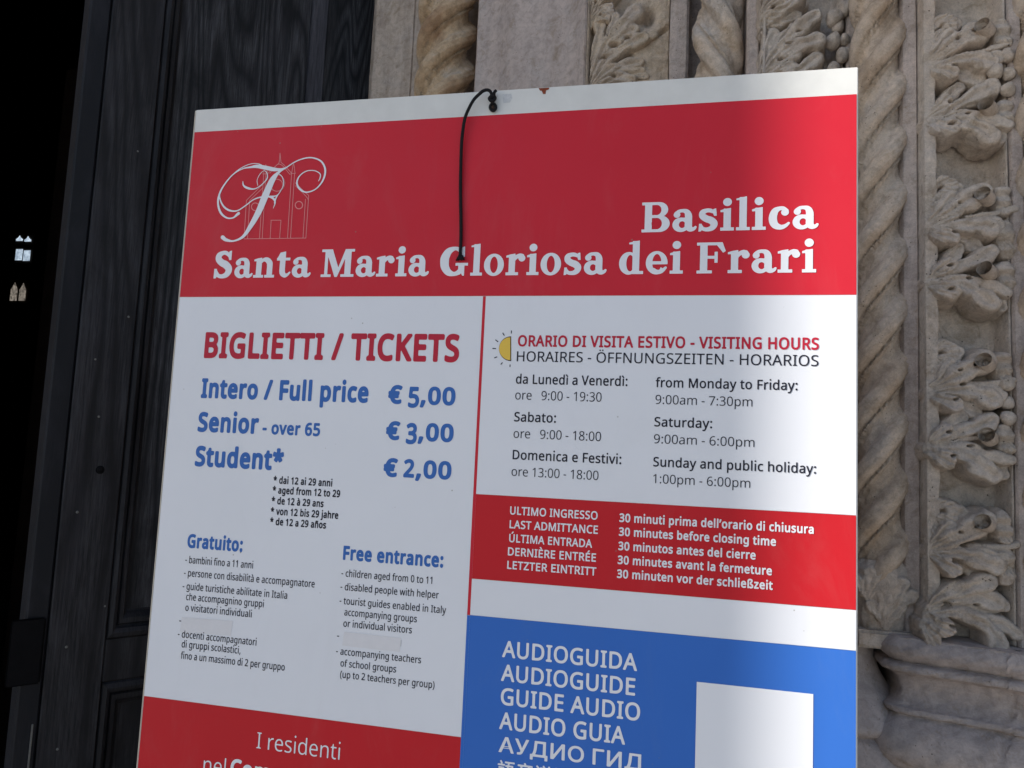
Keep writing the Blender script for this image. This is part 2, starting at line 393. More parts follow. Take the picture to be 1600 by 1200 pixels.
# wood-side reveal and flat strips
strip([(-.832, 1.39), (-.829, .945), (-.815, .91), (-.80, .895), (-.69, .875), (-.686, .88), (-.686, 1.39)], M['strip'], 0)
strip([(-.6845, 1.39), (-.6845, .872), (-.681, .868), (-.655, .866), (-.652, .872), (-.645, .885), (-.59, .90), (-.50, .885), (-.482, .872), (-.482, 1.39)], M['strip'], 0)
strip([(-.480, 1.39), (-.480, .735), (-.476, .728), (-.455, .722), (-.425, .708), (-.405, .694), (-.390, .678), (-.372, .669), (-.352, .668), (-.330, .660),
       (-.300, .652), (-.262, .640), (-.235, .620), (-.224, .606), (-.216, .598), (-.212, .60), (-.212, 1.39)], M['smooth'], 0)
strip([(-.048, 1.39), (-.048, .555), (-.044, .551), (-.018, .548), (-.013, .552), (-.012, .58), (.0, .585), (.075, .585), (.084, .58), (.085, .462), (.089, .457), (.102, .455), (.1055, .459), (.1055, 1.39)], M['stone'], 0)
strip([(.2345, 1.39), (.2345, .418), (.238, .414), (.247, .413), (.250, .42), (.251, .445), (.290, .445), (.2945, .44), (.2955, .345), (.299, .338), (.3145, .331), (.3165, .335), (.3195, .337), (.3195, 1.39)], M['stone'])
strip([(.4225, 1.39), (.4225, .300), (.425, .296), (.437, .295), (.440, .30), (.441, .36), (.52, .36), (.523, .25), (.55, .245), (.56, .16), (.70, .15), (.71, .02), (1.0, .0), (1.02, -.12), (1.5, -.14), (1.52, -.22), (3.2, -.30), (3.2, 1.39)], M['stone'], 1.31)

def twisted(cx, cy, R, z0, z1, hand, pitch, strands=3, m='shaft', seed=0, slope=1.1):
    seg = 96; dz = .0035; nz = int((z1-z0)/dz)
    th = np.linspace(0, 2*math.pi, seg, endpoint=False); zz = np.linspace(z0, z1, nz)
    T, ZZ = np.meshgrid(th, zz)
    ph = (strands*T-hand*2*math.pi*ZZ/pitch)/(2*math.pi)+seed*.37
    ph = ph+.05*(vnoise(T*1.2, ZZ*18, seed)-.5)
    u = ph % 1.0
    roll = np.clip(1-(np.abs(u-.27)/.27)**2.4, 0, None)**.5
    bead = np.clip(1-((u-.585)/.05)**2, 0, None)**.5
    hollow = .10-.10*np.sin(np.clip((u-.63)/.37, 0, 1)*math.pi)
    prof = np.maximum.reduce([roll*.40, bead*.20*(np.abs(u-.585) < .05)+.03, hollow*(u > .6)])
    prof = prof-.13*np.exp(-((u-.545)/.020)**2)-.09*np.exp(-((u-.64)/.022)**2)-.05*np.exp(-((u-.19)/.018)**2)*vnoise(T*2, ZZ*25, seed+7)
    fo = fbm(T*9, ZZ*150, 4, seed); prof = prof+.022*np.cos(u*2*math.pi*8+1.5*fbm(T, ZZ*20, 2, seed))*np.clip(u*4, 0, 1)
    r = R*(.64+prof+.05*fbm(T*2.0, ZZ*30, 4, seed+3)+.06*fo*(u > .6)+.014*fo)
    X = cx+r*np.cos(T); Y = cy+r*np.sin(T)
    v = np.stack([X, Y, ZZ], -1).reshape(-1, 3)
    f = [(k*seg+i, k*seg+(i+1) % seg, (k+1)*seg+(i+1) % seg, (k+1)*seg+i) for k in range(nz-1) for i in range(seg) if math.sin(th[i]) < .55]
    return link('twisted_column', mesh('m', v, f), M[m], church, True)
o = twisted(-.572, .80, .068, 2.25, 3.1, 1, .098, 3, 'shaft_warm', 5); o['label'] = 'ochre twisted column beside the door'
o = twisted(.038, .50, .043, 2.1, 3.0, -1, .105, 3, 'shaft', 8); o['label'] = 'twisted column winding the other way between two carved bands'
o = twisted(.2725, .365, .0405, 1.375, 2.65, 1, .0835, 3, 'shaft', 2); o['label'] = 'long twisted column right of the sign'
o = twisted(.473, .292, .043, 1.31, 2.65, 1, .085, 3, 'shaft', 4); o['label'] = 'twisted column at the right edge'
for (cx, cy, r, z0, z1) in ((-.572, .80, .06, .3, 2.252), (.038, .50, .036, .3, 2.102), (-.572, .80, .06, 3.09, ZC), (.038, .50, .036, 2.99, ZC), (.2725, .365, .034, 2.64, ZC), (.473, .292, .034, 2.64, ZC)):
    part('column_shaft', lathe([(r, z0), (r, z1)], cx, cy, 24), M['shaft'], 40)

# --- carved foliage: every leaf is a relief of fluted lobes
PX = .000845
def lobe(pts, r0, r1, b0, b1, groove=.35, A=.55, tipdrop=.0, sub=9):
    P = catmull(pts, sub); n = len(P); t = np.linspace(0, 1, n); r1 = r1*1.14
    r = r0+(r1-r0)*np.sin(np.clip(t*1.05, 0, 1)*math.pi/2)**1.3
    b = b0+(b1-b0)*np.sin(np.clip(t*1.1, 0, 1)*math.pi/2)-tipdrop*np.clip(t-.8, 0, 1)*5
    return P, r, b, groove, A
def leaf_mesh(lobes, seed=0, step=1.25, rough=.6, floor=-34, flute=1.6, pits=()):
    allP = np.concatenate([l[0] for l in lobes]); mr = max(l[1].max() for l in lobes)+4
    x0, y0 = allP.min(0)-mr; x1, y1 = allP.max(0)+mr
    xs = np.arange(x0, x1, step); ys = np.arange(y0, y1, step); Xg, Yg = np.meshgrid(xs, ys)
    # edges wobble a little like cut stone
    wx = Xg+6.0*fbm(Xg/13, Yg/13, 3, seed); wy = Yg+6.0*fbm(Xg/13+31, Yg/13, 3, seed+5)
    H = np.full(Xg.shape, -1e3)
    for P, r, b, g, A in lobes:
        best = np.full(Xg.shape, 1e9); rb = np.zeros(Xg.shape); bb = np.zeros(Xg.shape); sd = np.zeros(Xg.shape)
        for i in range(len(P)):
            d = np.hypot(wx-P[i, 0], wy-P[i, 1]); q = d/(r[i]*(1+.15*math.cos(i/len(P)*2*math.pi*2.6+seed+P[-1, 0]))+.5); mk = q < best
            best = np.where(mk, q, best); rb = np.where(mk, r[i], rb); bb = np.where(mk, b[i], bb)
        q = best
        inside = bb+A*.9*rb*np.sqrt(np.clip(1-q**3, 0, 1))-g*1.15*rb*np.exp(-(q/.42)**2)
        h = np.where(q < 1, inside, bb-(q-1)*rb*7)
        H = np.maximum(H, h)
    ang = np.arctan2(wy-allP[0, 1]+4, wx-allP[0, 0]+12); rad = np.hypot(wx-allP[0, 0], wy-allP[0, 1])
    H = H+flute*(2.1*np.abs(np.sin(ang*15+seed+2*fbm(Xg/30, Yg/30, 2, seed)))-1.0)*np.clip(rad/25, .2, 1)*np.clip(1.25-rad/110, .3, 1)
    for pxx, pyy, pr in pits: H = H-16*np.exp(-(((wx-pxx)/(pr*1.7))**2+((wy-pyy)/pr)**2)**1.5)
    H = H+rough*(1.6*fbm(Xg/14, Yg/14, 4, seed+9)+.9*fbm(Xg/3.5, Yg/3.5, 3, seed+2))
    keep = H > floor
    ny, nx = H.shape; cell = (keep[:-1, :-1] | keep[1:, :-1] | keep[:-1, 1:] | keep[1:, 1:])
    Hc = np.maximum(H, floor-2)
    idx = -np.ones(H.shape, int); used = np.zeros(H.shape, bool)
    used[:-1, :-1] |= cell; used[1:, :-1] |= cell; used[:-1, 1:] |= cell; used[1:, 1:] |= cell
    idx[used] = np.arange(used.sum())
    v = np.stack([Xg[used]*PX, -Hc[used]*PX, Yg[used]*PX], -1)
    cy, cx = np.nonzero(cell)
    f = np.stack([idx[cy, cx], idx[cy, cx+1], idx[cy+1, cx+1], idx[cy+1, cx]], -1)
    me = bpy.data.meshes.new('leaf'); me.from_pydata(v.tolist(), [], f.tolist()); me.update(); return me
def jig(pts, s): return [(x+rng.normal(0, s), y+rng.normal(0, s)) if i else (x, y) for i, (x, y) in enumerate(pts)]
def leafA(j, seed):
    L = [lobe(jig([(0, 0), (12, 20), (30, 45)], j), 4, 9, -14, -2, .28),
         lobe(jig([(2, 0), (35, 26), (78, 50)], j), 4, 15, -12, 6, .30, .6, 3),
         lobe(jig([(3, 0), (38, 20), (74, 33)], j), 2, 3.2, -10, 0, 0, .9),
         lobe(jig([(4, -1), (50, 16), (100, 22)], j), 4, 17, -26, -22, .25, .25),
         lobe(jig([(3, -2), (45, 9), (92, 14), (118, 20)], j), 2, 4, -9, 4, 0, .9),
         lobe(jig([(3, -3), (40, 2), (66, -4), (86, -13)], j), 5, 12, -10, 10, .34, .6, 2),
         lobe(jig([(3, -3), (50, 4), (80, 2), (100, -4)], j), 4, 9, -8, 6, .2, .6),
         lobe(jig([(1, 2), (20, 34), (44, 66)], j), 4, 10, -18, -7, .3, .5),
         lobe(jig([(2, -4), (34, -12), (60, -24), (70, -36)], j), 4, 10, -16, -6, .3, .5),
         lobe(jig([(1, -4), (14, -14), (32, -22)], j), 5, 10, -12, 4, .35, .6)]
    return leaf_mesh(L, seed, pits=((34, -13, 2.2), (46, 12, 2.4), (64, 44, 2), (40, 34, 1.6)))
def leafB(j, seed):
    L = [lobe(jig([(0, 0), (14, 16), (26, 30)], j), 5, 9, -12, 0, .25),
         lobe(jig([(3, 0), (40, 20), (72, 36), (90, 44)], j), 4, 12, -12, 6, .32, .6, 2),
         lobe(jig([(3, -1), (45, 14), (88, 22)], j), 2, 3, -12, -3, 0, .9),
         lobe(jig([(4, -2), (50, 8), (100, 2)], j), 4, 15, -26, -22, .2, .25),
         lobe(jig([(3, -3), (45, 4), (80, -8), (112, -20)], j), 4, 8, -8, 6, .1, .7),
         lobe(jig([(2, -4), (44, -8), (66, -24), (88, -42)], j), 5, 13, -10, 9, .34, .6, 3),
         lobe(jig([(1, 2), (24, 26), (48, 52)], j), 4, 10, -18, -8, .3, .5),
         lobe(jig([(4, -3), (52, -4), (92, -22), (106, -40)], j), 4, 9, -14, -4, .3, .5),
         lobe(jig([(1, -5), (14, -14), (30, -20)], j), 6, 12, -12, 4, .3, .6)]
    return leaf_mesh(L, seed, pits=((32, -15, 2.4), (30, 24, 2), (58, 2, 2)))
def leafC(j, seed):
    L = [lobe(jig([(0, 0), (20, 35), (62, 52), (84, 62)], j), 5, 12, -12, 4, .3),
         lobe(jig([(0, 0), (30, 26), (70, 34), (96, 30)], j), 4, 12, -12, 0, .35),
         lobe(jig([(2, 0), (40, 14), (80, 20), (112, 24)], j), 3, 8, -12, -4, .2),
         lobe(jig([(3, -2), (40, 8), (76, -4), (96, -26), (92, -44)], j), 5, 12, -10, 8, .36, .6),
         lobe(jig([(3, 0), (50, 10), (100, -2), (124, -16)], j), 4, 9, -8, 2, .3, .6),
         lobe(jig([(1, -5), (12, -12), (28, -17)], j), 6, 11, -10, 4, .3, .6),
         lobe(jig([(-4, -14), (2, -28), (8, -36)], j), 7, 9, -8, 2, .2, .6)]
    return leaf_mesh(L, seed, pits=((30, 22, 2.2), (34, -12, 2.6), (70, 24, 2)))
def trumpet_mesh(seed):
    """curled leaf tip: a little open tube on the left with a folded roll behind it"""
    r = random.Random(seed)
    me = lathe([(.0045, .006), (.0058, -.001), (.0070, -.005), (.0086, -.0065), (.0100, -.004), (.0104, .001), (.0100, .016)], 0, 0, 24)
    return me
def roll_mesh(seed, w=18, h=34):
    L = [lobe([(0, h*.45), (2, 0), (4, -h*.45)], w*.8, w*.62, -2, -4, 0, .9)]
    P, rr, b, g, A = L[0]
    me = leaf_mesh([(P, rr, b, g, A)], seed, 1.25, .5)
    co = np.empty(len(me.vertices)*3); me.vertices.foreach_get('co', co); co = co.reshape(-1, 3)
    co[:, 1] += .0026*np.cos(co[:, 2]/PX/h*2*math.pi*1.6+seed)
    me.vertices.foreach_set('co', co.ravel()); me.update(); return me
def berry_mesh(seed):
    seg, rg = 20, 12; v = []; f = []
    for i in range(rg+1):
        p = math.pi*i/rg
        for k in range(seg):
            t = 2*math.pi*k/seg; x, y, z = math.sin(p)*math.cos(t), math.sin(p)*math.sin(t), math.cos(p)
            rr = 1+.10*math.sin(3*x+seed)*math.cos(2.5*z+seed*2)+.05*math.sin(9*y+7*x+seed)
            v.append((x*rr, y*rr, z*rr))
    for i in range(rg):
        for k in range(seg): f.append((i*seg+k, (i+1)*seg+k, (i+1)*seg+(k+1) % seg, i*seg+(k+1) % seg))
    return mesh('berry', v, f)
berry_mes = [berry_mesh(s) for s in range(3)]
def relief(name, x0, x1, z0, z1, y, hfun, m, step=.0016):
    xs = np.arange(x0, x1+step*.5, step); zs = np.arange(z0, z1, step*1.3); X, ZZ = np.meshgrid(xs, zs)
    H = hfun(X, ZZ); H[:, 0] = -.07; H[:, -1] = -.07; H[0, :] = -.07; v = np.stack([X, y-H, ZZ], -1).reshape(-1, 3); nx = len(xs)
    k, i = np.meshgrid(np.arange(len(zs)-1), np.arange(nx-1), indexing='ij'); a = (k*nx+i).ravel()
    f = np.stack([a, a+1, a+nx+1, a+nx], -1)
    me = bpy.data.meshes.new('m'); me.from_pydata(v.tolist(), [], f.tolist()); me.update()
    return link(name, me, m, church, True)
def sub(name, me, m, parent, loc, rot=(0, 0, 0), sc=(1, 1, 1)):
    o = link(name, me, m, parent, True); o.location = loc; o.rotation_euler = rot; o.scale = sc; return o
def sstep(a, b, x): t = np.clip((x-a)/(b-a), 0, 1); return t*t*(3-2*t)

# carved band 3 (right of the sign), y = .30
Y3 = .30
def h3(X, ZZ):
    u = X-.3165
    edge = .0185+.004*fbm(ZZ*60, ZZ*0, 3, 1)
    depth = -.030*sstep(edge-.002, edge+.005, u)*(1-sstep(.094, .1045, u))
    rim = -.007*(1-sstep(.09, .10, u))
    tex = .0016*fbm(X*420, ZZ*420, 3, 4)*(u < edge)+.0022*fbm(X*70, ZZ*70, 4, 8)
    scoop = .008*np.cos((u-.055)/.045*1.5)*(u > edge)*(u < .1)
    return depth+rim+tex-scoop*.5
band3 = relief('carved_band', .3165, .4225, 1.308, 2.68, Y3, h3, M['carved'])
band3['label'] = 'band of carved acanthus leaves right of the sign'
ga, gb = 0, 0
for k, py in enumerate((-165, 97, 352, 611, 862)):
    x, z = at(1454, py, Y3)
    sub('leaf', leafA(2.2, 11+k), M['carved'], band3, (x, Y3+.0, z), sc=(1, 1.12, 1))
    xb, zb = at(1452, py+86, Y3)
    if k < 4: sub('leaf', leafB(2.2, 41+k), M['carved'], band3, (xb, Y3+.0, zb), sc=(1, 1.12, 1))
    # small scroll knob under the pocket
    xv, zv = at(1478, py-62, Y3)
    Lk = [lobe([(-14, 4), (-2, 12), (10, 6), (10, -8)], 7, 8, -14, -6, .3, .6), lobe([(-12, -22), (-2, -14), (12, -16)], 7, 9, -14, -8, .2, .6), lobe([(-18, -44), (-8, -30)], 6, 8, -14, -10, .2, .6)]
    sub('leaf', leaf_mesh(Lk, 70+k), M['carved'], band3, (xv, Y3, zv))
    # berries or curled tips at the right rim
    if k in (1, 3) or k == 0:
        for bx, by, br in ((1575, -12, 12), (1556, 14, 12), (1577, 18, 10), (1576, 42, 11)):
            X, ZZ = at(bx, py+by, Y3-.008); sub('berry', berry_mes[random.randrange(3)], M['carved'], band3, (X, Y3-.004+random.uniform(-.003, .003), ZZ), (random.random(), random.random(), 0), (br*PX*1.02,)*3)
    else:
        X, ZZ = at(1572, py+22, Y3-.008); sub('curled_tip', roll_mesh(k*3+1, 16, 40), M['carved'], band3, (X, Y3-.002, ZZ))
    for bx, by, s in ((1543, -42, 1.0), (1547, 74, 1.0)):
        if k == 4 and by > 0: continue
        if k == 1 and by < 0: by -= 8
        X, ZZ = at(bx, py+by, Y3-.010)
        sub('curled_tip', trumpet_mesh(k), M['carved'], band3, (X, Y3-.008, ZZ), (math.radians(74), 0, math.radians(-38+random.uniform(-12, 12))), (s, s, s*1.0))
        X, ZZ = at(bx+25, py+by+4, Y3-.008)
        sub('curled_tip', roll_mesh(k*7+int(by), 15, 32), M['carved'], band3, (X, Y3-.003, ZZ))
x, z = at(1449, 962, Y3); sub('leaf', leafC(1.2, 97), M['carved'], band3, (x, Y3, z), sc=(1, 1.12, 1))

# carved band 2 (behind the sign, upper right), y = .42
Y2 = .42
def h2(X, ZZ):
    u = X-.1065
    return -.036*sstep(.004, .016, u)*(1-sstep(.112, .126, u))+.002*fbm(X*90, ZZ*90, 4, 6)
band2 = relief('carved_band', .1065, .2335, 2.0, 2.62, Y2, h2, M['carved'])
band2['label'] = 'band of carved leaves and berries above the sign'
for k, oy in enumerate((125, 22)):
    x, z = at(1189, oy, Y2)
    L = [lobe([(0, 0), (6, 50), (22, 92)], 3, 9, -14, -4, .3), lobe([(0, 0), (14, 48), (40, 84), (58, 100)], 3, 8, -12, -2, .3),
         lobe([(1, 0), (20, 44), (58, 82), (94, 112)], 4, 13, -12, 8, .3, .6), lobe([(2, 0), (22, 38), (54, 54), (82, 72)], 3, 4, -12, -3, 0, .9),
         lobe([(2, -4), (20, 28), (58, 52), (96, 60)], 4, 14, -12, 10, .30, .6), lobe([(2, -6), (12, 14), (34, 34), (58, 42)], 4, 12, -10, 6, .33, .6),
         lobe([(4, -10), (40, 30), (104, 36)], 4, 16, -26, -22, .2, .2),
         lobe([(2, -12), (12, -4), (34, 8), (52, 16)], 5, 10, -10, 6, .33, .6), lobe([(4, -24), (30, -12), (66, 8), (98, 28)], 5, 11, -10, 8, .30, .6),
         lobe([(6, -34), (40, -22), (90, -8)], 5, 9, -14, -4, .25)]
    sub('leaf', leaf_mesh(L, 120+k, flute=1.8, pits=((34, 34, 2.5), (48, 62, 3), (66, 84, 2.5), (30, 8, 2.5))), M['carved'], band2, (x, Y2, z), sc=(1.02, 1.5, 1.02) if k == 0 else (.75, 1.2, .9))
    if k: continue
    for bx, by, br in ((1305, -100, 14), (1322, -114, 12), (1311, -88, 10), (1303, -64, 13), (1321, -66, 9), (1319, -42, 12), (1304, -22, 11)):
        X, ZZ = at(bx, oy+by, Y2-.012); sub('berry', berry_mes[random.randrange(3)], M['carved'], band2, (X, Y2-.004+random.uniform(-.004, .004), ZZ), (random.random(), random.random(), 0), (br*PX*1.12, br*PX*1.12, br*PX*1.25))

# carved band 1 (above the middle of the sign), y = .60
Y1 = .585
def h1(X, ZZ):
    u = X-(-.2105)
    r = sstep(.075, .105, u+.02*fbm(X*50, ZZ*50, 3, 3))
    pocket = -.03*np.exp(-(((X-at(1012, 25, Y1)[0])/.013)**2+((ZZ-at(1012, 25, Y1)[1])/.016)**2))-.02*np.exp(-(((X-at(1032, 50, Y1)[0])/.016)**2+((ZZ-at(1032, 50, Y1)[1]+(X-at(1032, 50, Y1)[0])*-.5)/.005)**2))
    return -.032*(1-r)*sstep(.002, .012, u)+.0065*fbm(X*55, ZZ*55, 5, 6)*(.3+r)+.003*fbm(X*260, ZZ*260, 3, 2)*r+pocket
band1 = relief('carved_band', -.2105, -.0485, 2.22, 2.9, Y1, h1, M['carved_warm'])
band1['label'] = 'weathered band of long fluted leaves above the middle of the sign'
for k, oy in enumerate((138, 36)):
    x, z = at(921, oy, Y1)
    L = [lobe([(0, 0), (4, 52), (14, 96), (12, 120)], 2.5, 8, -8, -3, .3), lobe([(0, 0), (12, 60), (34, 100), (40, 122)], 2.5, 7, -8, -1, .3),
         lobe([(1, 0), (16, 56), (48, 98), (72, 124)], 3, 12, -8, 3, .32, .6), lobe([(1, 0), (18, 46), (44, 78), (68, 94)], 2.5, 10, -8, 2, .33, .6),
         lobe([(2, 0), (14, 36), (30, 58), (52, 74)], 2.5, 9, -9, 1, .30), lobe([(2, 0), (22, 42), (60, 66), (88, 78)], 3, 10, -8, 4, .32, .6, 1),
         lobe([(2, 0), (24, 38), (70, 66), (104, 84)], 2, 5, -7, 2, .0, .9), lobe([(3, 0), (20, 26), (50, 36), (82, 38)], 3, 8, -9, 0, .30),
         lobe([(3, 0), (18, 18), (50, 27), (88, 26)], 2.5, 4, -8, -1, 0, .9), lobe([(3, -2), (20, 12), (50, 20), (90, 14)], 2.5, 7, -9, -2, .3),
         lobe([(4, -4), (18, 4), (44, 12), (70, 6)], 4, 9, -8, 2, .3, .6)]
    sub('leaf', leaf_mesh(L, 150+k, 1.1, flute=2.2, pits=((22, 52, 3), (38, 70, 4), (62, 80, 3.5), (40, 18, 3))), M['carved_warm'], band1, (x, Y1, z), sc=(1.38, 1.9, 1.38) if k == 0 else (.62, 1.2, .95))
part('stone_strip', extrude([(-.211, 1.39), (-.211, .66), (-.049, .66), (-.049, 1.39)], 0, ZC), M['stone'])
part('stone_strip', extrude([(.106, 1.39), (.106, .50), (.234, .50), (.234, 1.39)], 0, ZC), M['stone'])
part('stone_strip', extrude([(.317, 1.39), (.317, .36), (.422, .36), (.422, 1.39)], 0, ZC), M['stone'])

# --- foot of the long twisted column: little leaf collar on a block, then the moulded plinth
zc0, zc1 = at(1375, 1013, .33)[1], at(1375, 900, .33)[1]
collar = part('column_collar', lathe([(.033, zc0+.022), (.036, zc0+.04), (.041, zc0+.075), (.043, zc1-.01), (.038, zc1+.01), (.03, zc1+.02)], .2725, .365, 60,
     fn=lambda a, z: 1+.05*math.sin(a*9+z*60)+.03*math.sin(a*17-z*110)), M['carved'], 60)
for k, (ax, az, ml) in enumerate(((-.018, .05, 1), (.014, .03, -1), (.0, .0, 1))):
    L = [lobe([(0, 0), (6*ml, 24), (16*ml, 46)], 5, 8, -4, 2, .35, .6), lobe([(0, 0), (0, 28), (-4*ml, 52)], 5, 8, -4, 2, .35, .6), lobe([(0, 0), (-8*ml, 20), (-20*ml, 36)], 5, 7, -6, -1, .35, .6)]
    sub('leaf', leaf_mesh(L, 200+k, floor=-16), M['carved'], collar, (.2725+ax, .365-.038, zc0+.028+az*.6), sc=(1.15, .6, 1.0))
part('column_block', box(.232, .3085, .322, .42, zc0, zc0+.024, .004), M['carved'], 40)
def plinth(plan, prof, m, name='plinth'):
    """sweep prof (offset outwards, z) along a plan polyline"""
    P = np.array(plan, float); n = len(P); N = np.zeros((n, 2))
    for i in range(n):
        a = P[max(i-1, 0)]; c = P[min(i+1, n-1)]; t = c-a; t /= np.hypot(*t); N[i] = (t[1], -t[0])
    prof = catmull(prof, 5)
    v = []; f = []; k = len(prof)
    for i in range(n):
        for j, (o, z) in enumerate(prof):
            e = .0018*math.sin(i*1.3+j*.7)*math.sin(j*.45+i*.21)
            v.append((P[i, 0]+N[i, 0]*(o+e), P[i, 1]+N[i, 1]*(o+e), z))
    for i in range(n-1):
        for j in range(k-1): f.append((i*k+j, i*k+j+1, (i+1)*k+j+1, (i+1)*k+j))
    return part(name, mesh('m', v, f), m, 50)
z0 = at(1480, 1006, .28)[1]
prof = [(-.10, z0-.0005), (.0, z0-.001), (.012, z0-.004), (.019, z0-.013), (.019, z0-.022), (.012, z0-.031), (.008, z0-.034), (.017, z0-.037), (.019, z0-.044), (.014, z0-.047),
        (.003, z0-.052), (-.003, z0-.065), (-.002, z0-.080), (.006, z0-.090), (.013, z0-.093), (.014, z0-.099), (.008, z0-.102), (.014, z0-.108), (.028, z0-.120), (.036, z0-.140),
        (.032, z0-.158), (.020, z0-.170), (.015, z0-.174), (.026, z0-.182), (.040, z0-.20), (.05, z0-.24), (.055, z0-.32), (.06, z0-.36), (.06, z0-.9), (.10, z0-.92), (.10, z0-1.30)]
plan = [[.284, .42], [.284, .37], [.284, .326]]+catmull([(.288, .320), (.31, .311), (.34, .303), (.375, .292), (.402, .280), (.412, .273)], 5).tolist()
plan2 = catmull([(.422, .275), (.44, .288), (.50, .292), (.60, .25), (.72, .16), (1.0, .0), (1.6, -.16), (2.6, -.3)], 6).tolist()
plinth(plan+[[.417, .269]]+plan2, prof, M['plinth'])
zb = at(1375, 1013, .33)[1]
lp = catmull([(.034, zb), (.036, zb-.02), (.046, zb-.045), (.062, zb-.07), (.078, zb-.090), (.084, zb-.104), (.080, zb-.112), (.074, zb-.116), (.082, zb-.122), (.096, zb-.140), (.110, zb-.165),
              (.118, zb-.19), (.116, zb-.205), (.110, zb-.212), (.118, zb-.22), (.132, zb-.25), (.138, zb-.30), (.14, zb-.34), (.14, zb-1.29)], 4)
part('column_base', lathe([tuple(p) for p in lp], .232, .385, 64, fn=lambda a, z: 1+.010*math.sin(a*5+z*22)+.006*math.sin(a*11-z*60)), M['plinth'], 50)
part('plinth', extrude([(-.05, 1.38), (-.05, .52), (.06, .46), (.12, .43), (.24, .40), (.24, 1.38)], 0, 1.31), M['plinth'])

# ------------------------------------------------------------------ flat outlines from fields (lettering and emblem)
def f_rect(X, Y, x0, y0, x1, y1): return np.minimum(np.minimum(X-x0, x1-X), np.minimum(Y-y0, y1-Y))
def f_ell(X, Y, cx, cy, rx, ry): return (1-np.hypot((X-cx)/rx, (Y-cy)/ry))*min(rx, ry)
def f_poly(X, Y, pts):
    d = np.full(X.shape, 1e9); inside = np.zeros(X.shape, bool); n = len(pts)
    for i in range(n):
        ax, ay = pts[i]; bx, by = pts[(i+1) % n]; ex, ey = bx-ax, by-ay
        t = np.clip(((X-ax)*ex+(Y-ay)*ey)/(ex*ex+ey*ey+1e-9), 0, 1); d = np.minimum(d, np.hypot(X-ax-t*ex, Y-ay-t*ey))
        c = ((ay > Y) != (by > Y)) & (X < ex*(Y-ay)/(by-ay if by != ay else 1e-9)+ax); inside ^= c
    return np.where(inside, d, -d)
def f_stroke(X, Y, pts, sub=7):
    P = catmull(pts, sub) if len(pts) > 2 else np.array(pts, float); out = np.full(X.shape, -1e9)
    for i in range(len(P)-1):
        ax, ay, ar = P[i]; bx, by, br = P[i+1]; ex, ey = bx-ax, by-ay
        t = np.clip(((X-ax)*ex+(Y-ay)*ey)/(ex*ex+ey*ey+1e-9), 0, 1)
        out = np.maximum(out, ar+(br-ar)*t-np.hypot(X-ax-t*ex, Y-ay-t*ey))
    return out
def fill(F, xs, ys):
    """polygons covering F > 0: runs of full cells plus cut cells on the rim"""
    v = []; f = []; vi = {}
    def key(x, y):
        k = (round(x, 4), round(y, 4))
        if k not in vi: vi[k] = len(v); v.append(k)
        return vi[k]
    ins = F > 0; ny, nx = F.shape
    full = ins[:-1, :-1] & ins[1:, :-1] & ins[:-1, 1:] & ins[1:, 1:]; anyc = ins[:-1, :-1] | ins[1:, :-1] | ins[:-1, 1:] | ins[1:, 1:]
    for j in range(ny-1):
        i = 0
        while i < nx-1:
            if full[j, i]:
                i0 = i
                while i < nx-1 and full[j, i]: i += 1
                f.append((key(xs[i0], ys[j]), key(xs[i], ys[j]), key(xs[i], ys[j+1]), key(xs[i0], ys[j+1])))
            else:
                if anyc[j, i]:
                    c = [(xs[i], ys[j], F[j, i]), (xs[i+1], ys[j], F[j, i+1]), (xs[i+1], ys[j+1], F[j+1, i+1]), (xs[i], ys[j+1], F[j+1, i])]
                    poly = []
                    for q in range(4):
                        a = c[q]; b_ = c[(q+1) % 4]
                        if a[2] > 0: poly.append(key(a[0], a[1]))
                        if (a[2] > 0) != (b_[2] > 0):
                            t = a[2]/(a[2]-b_[2]); poly.append(key(a[0]+(b_[0]-a[0])*t, a[1]+(b_[1]-a[1])*t))
                    pp = [p_ for n_, p_ in enumerate(poly) if p_ != poly[n_-1]]
                    if len(set(pp)) >= 3 and len(set(pp)) == len(pp): f.append(tuple(pp))
                i += 1
    return v, f
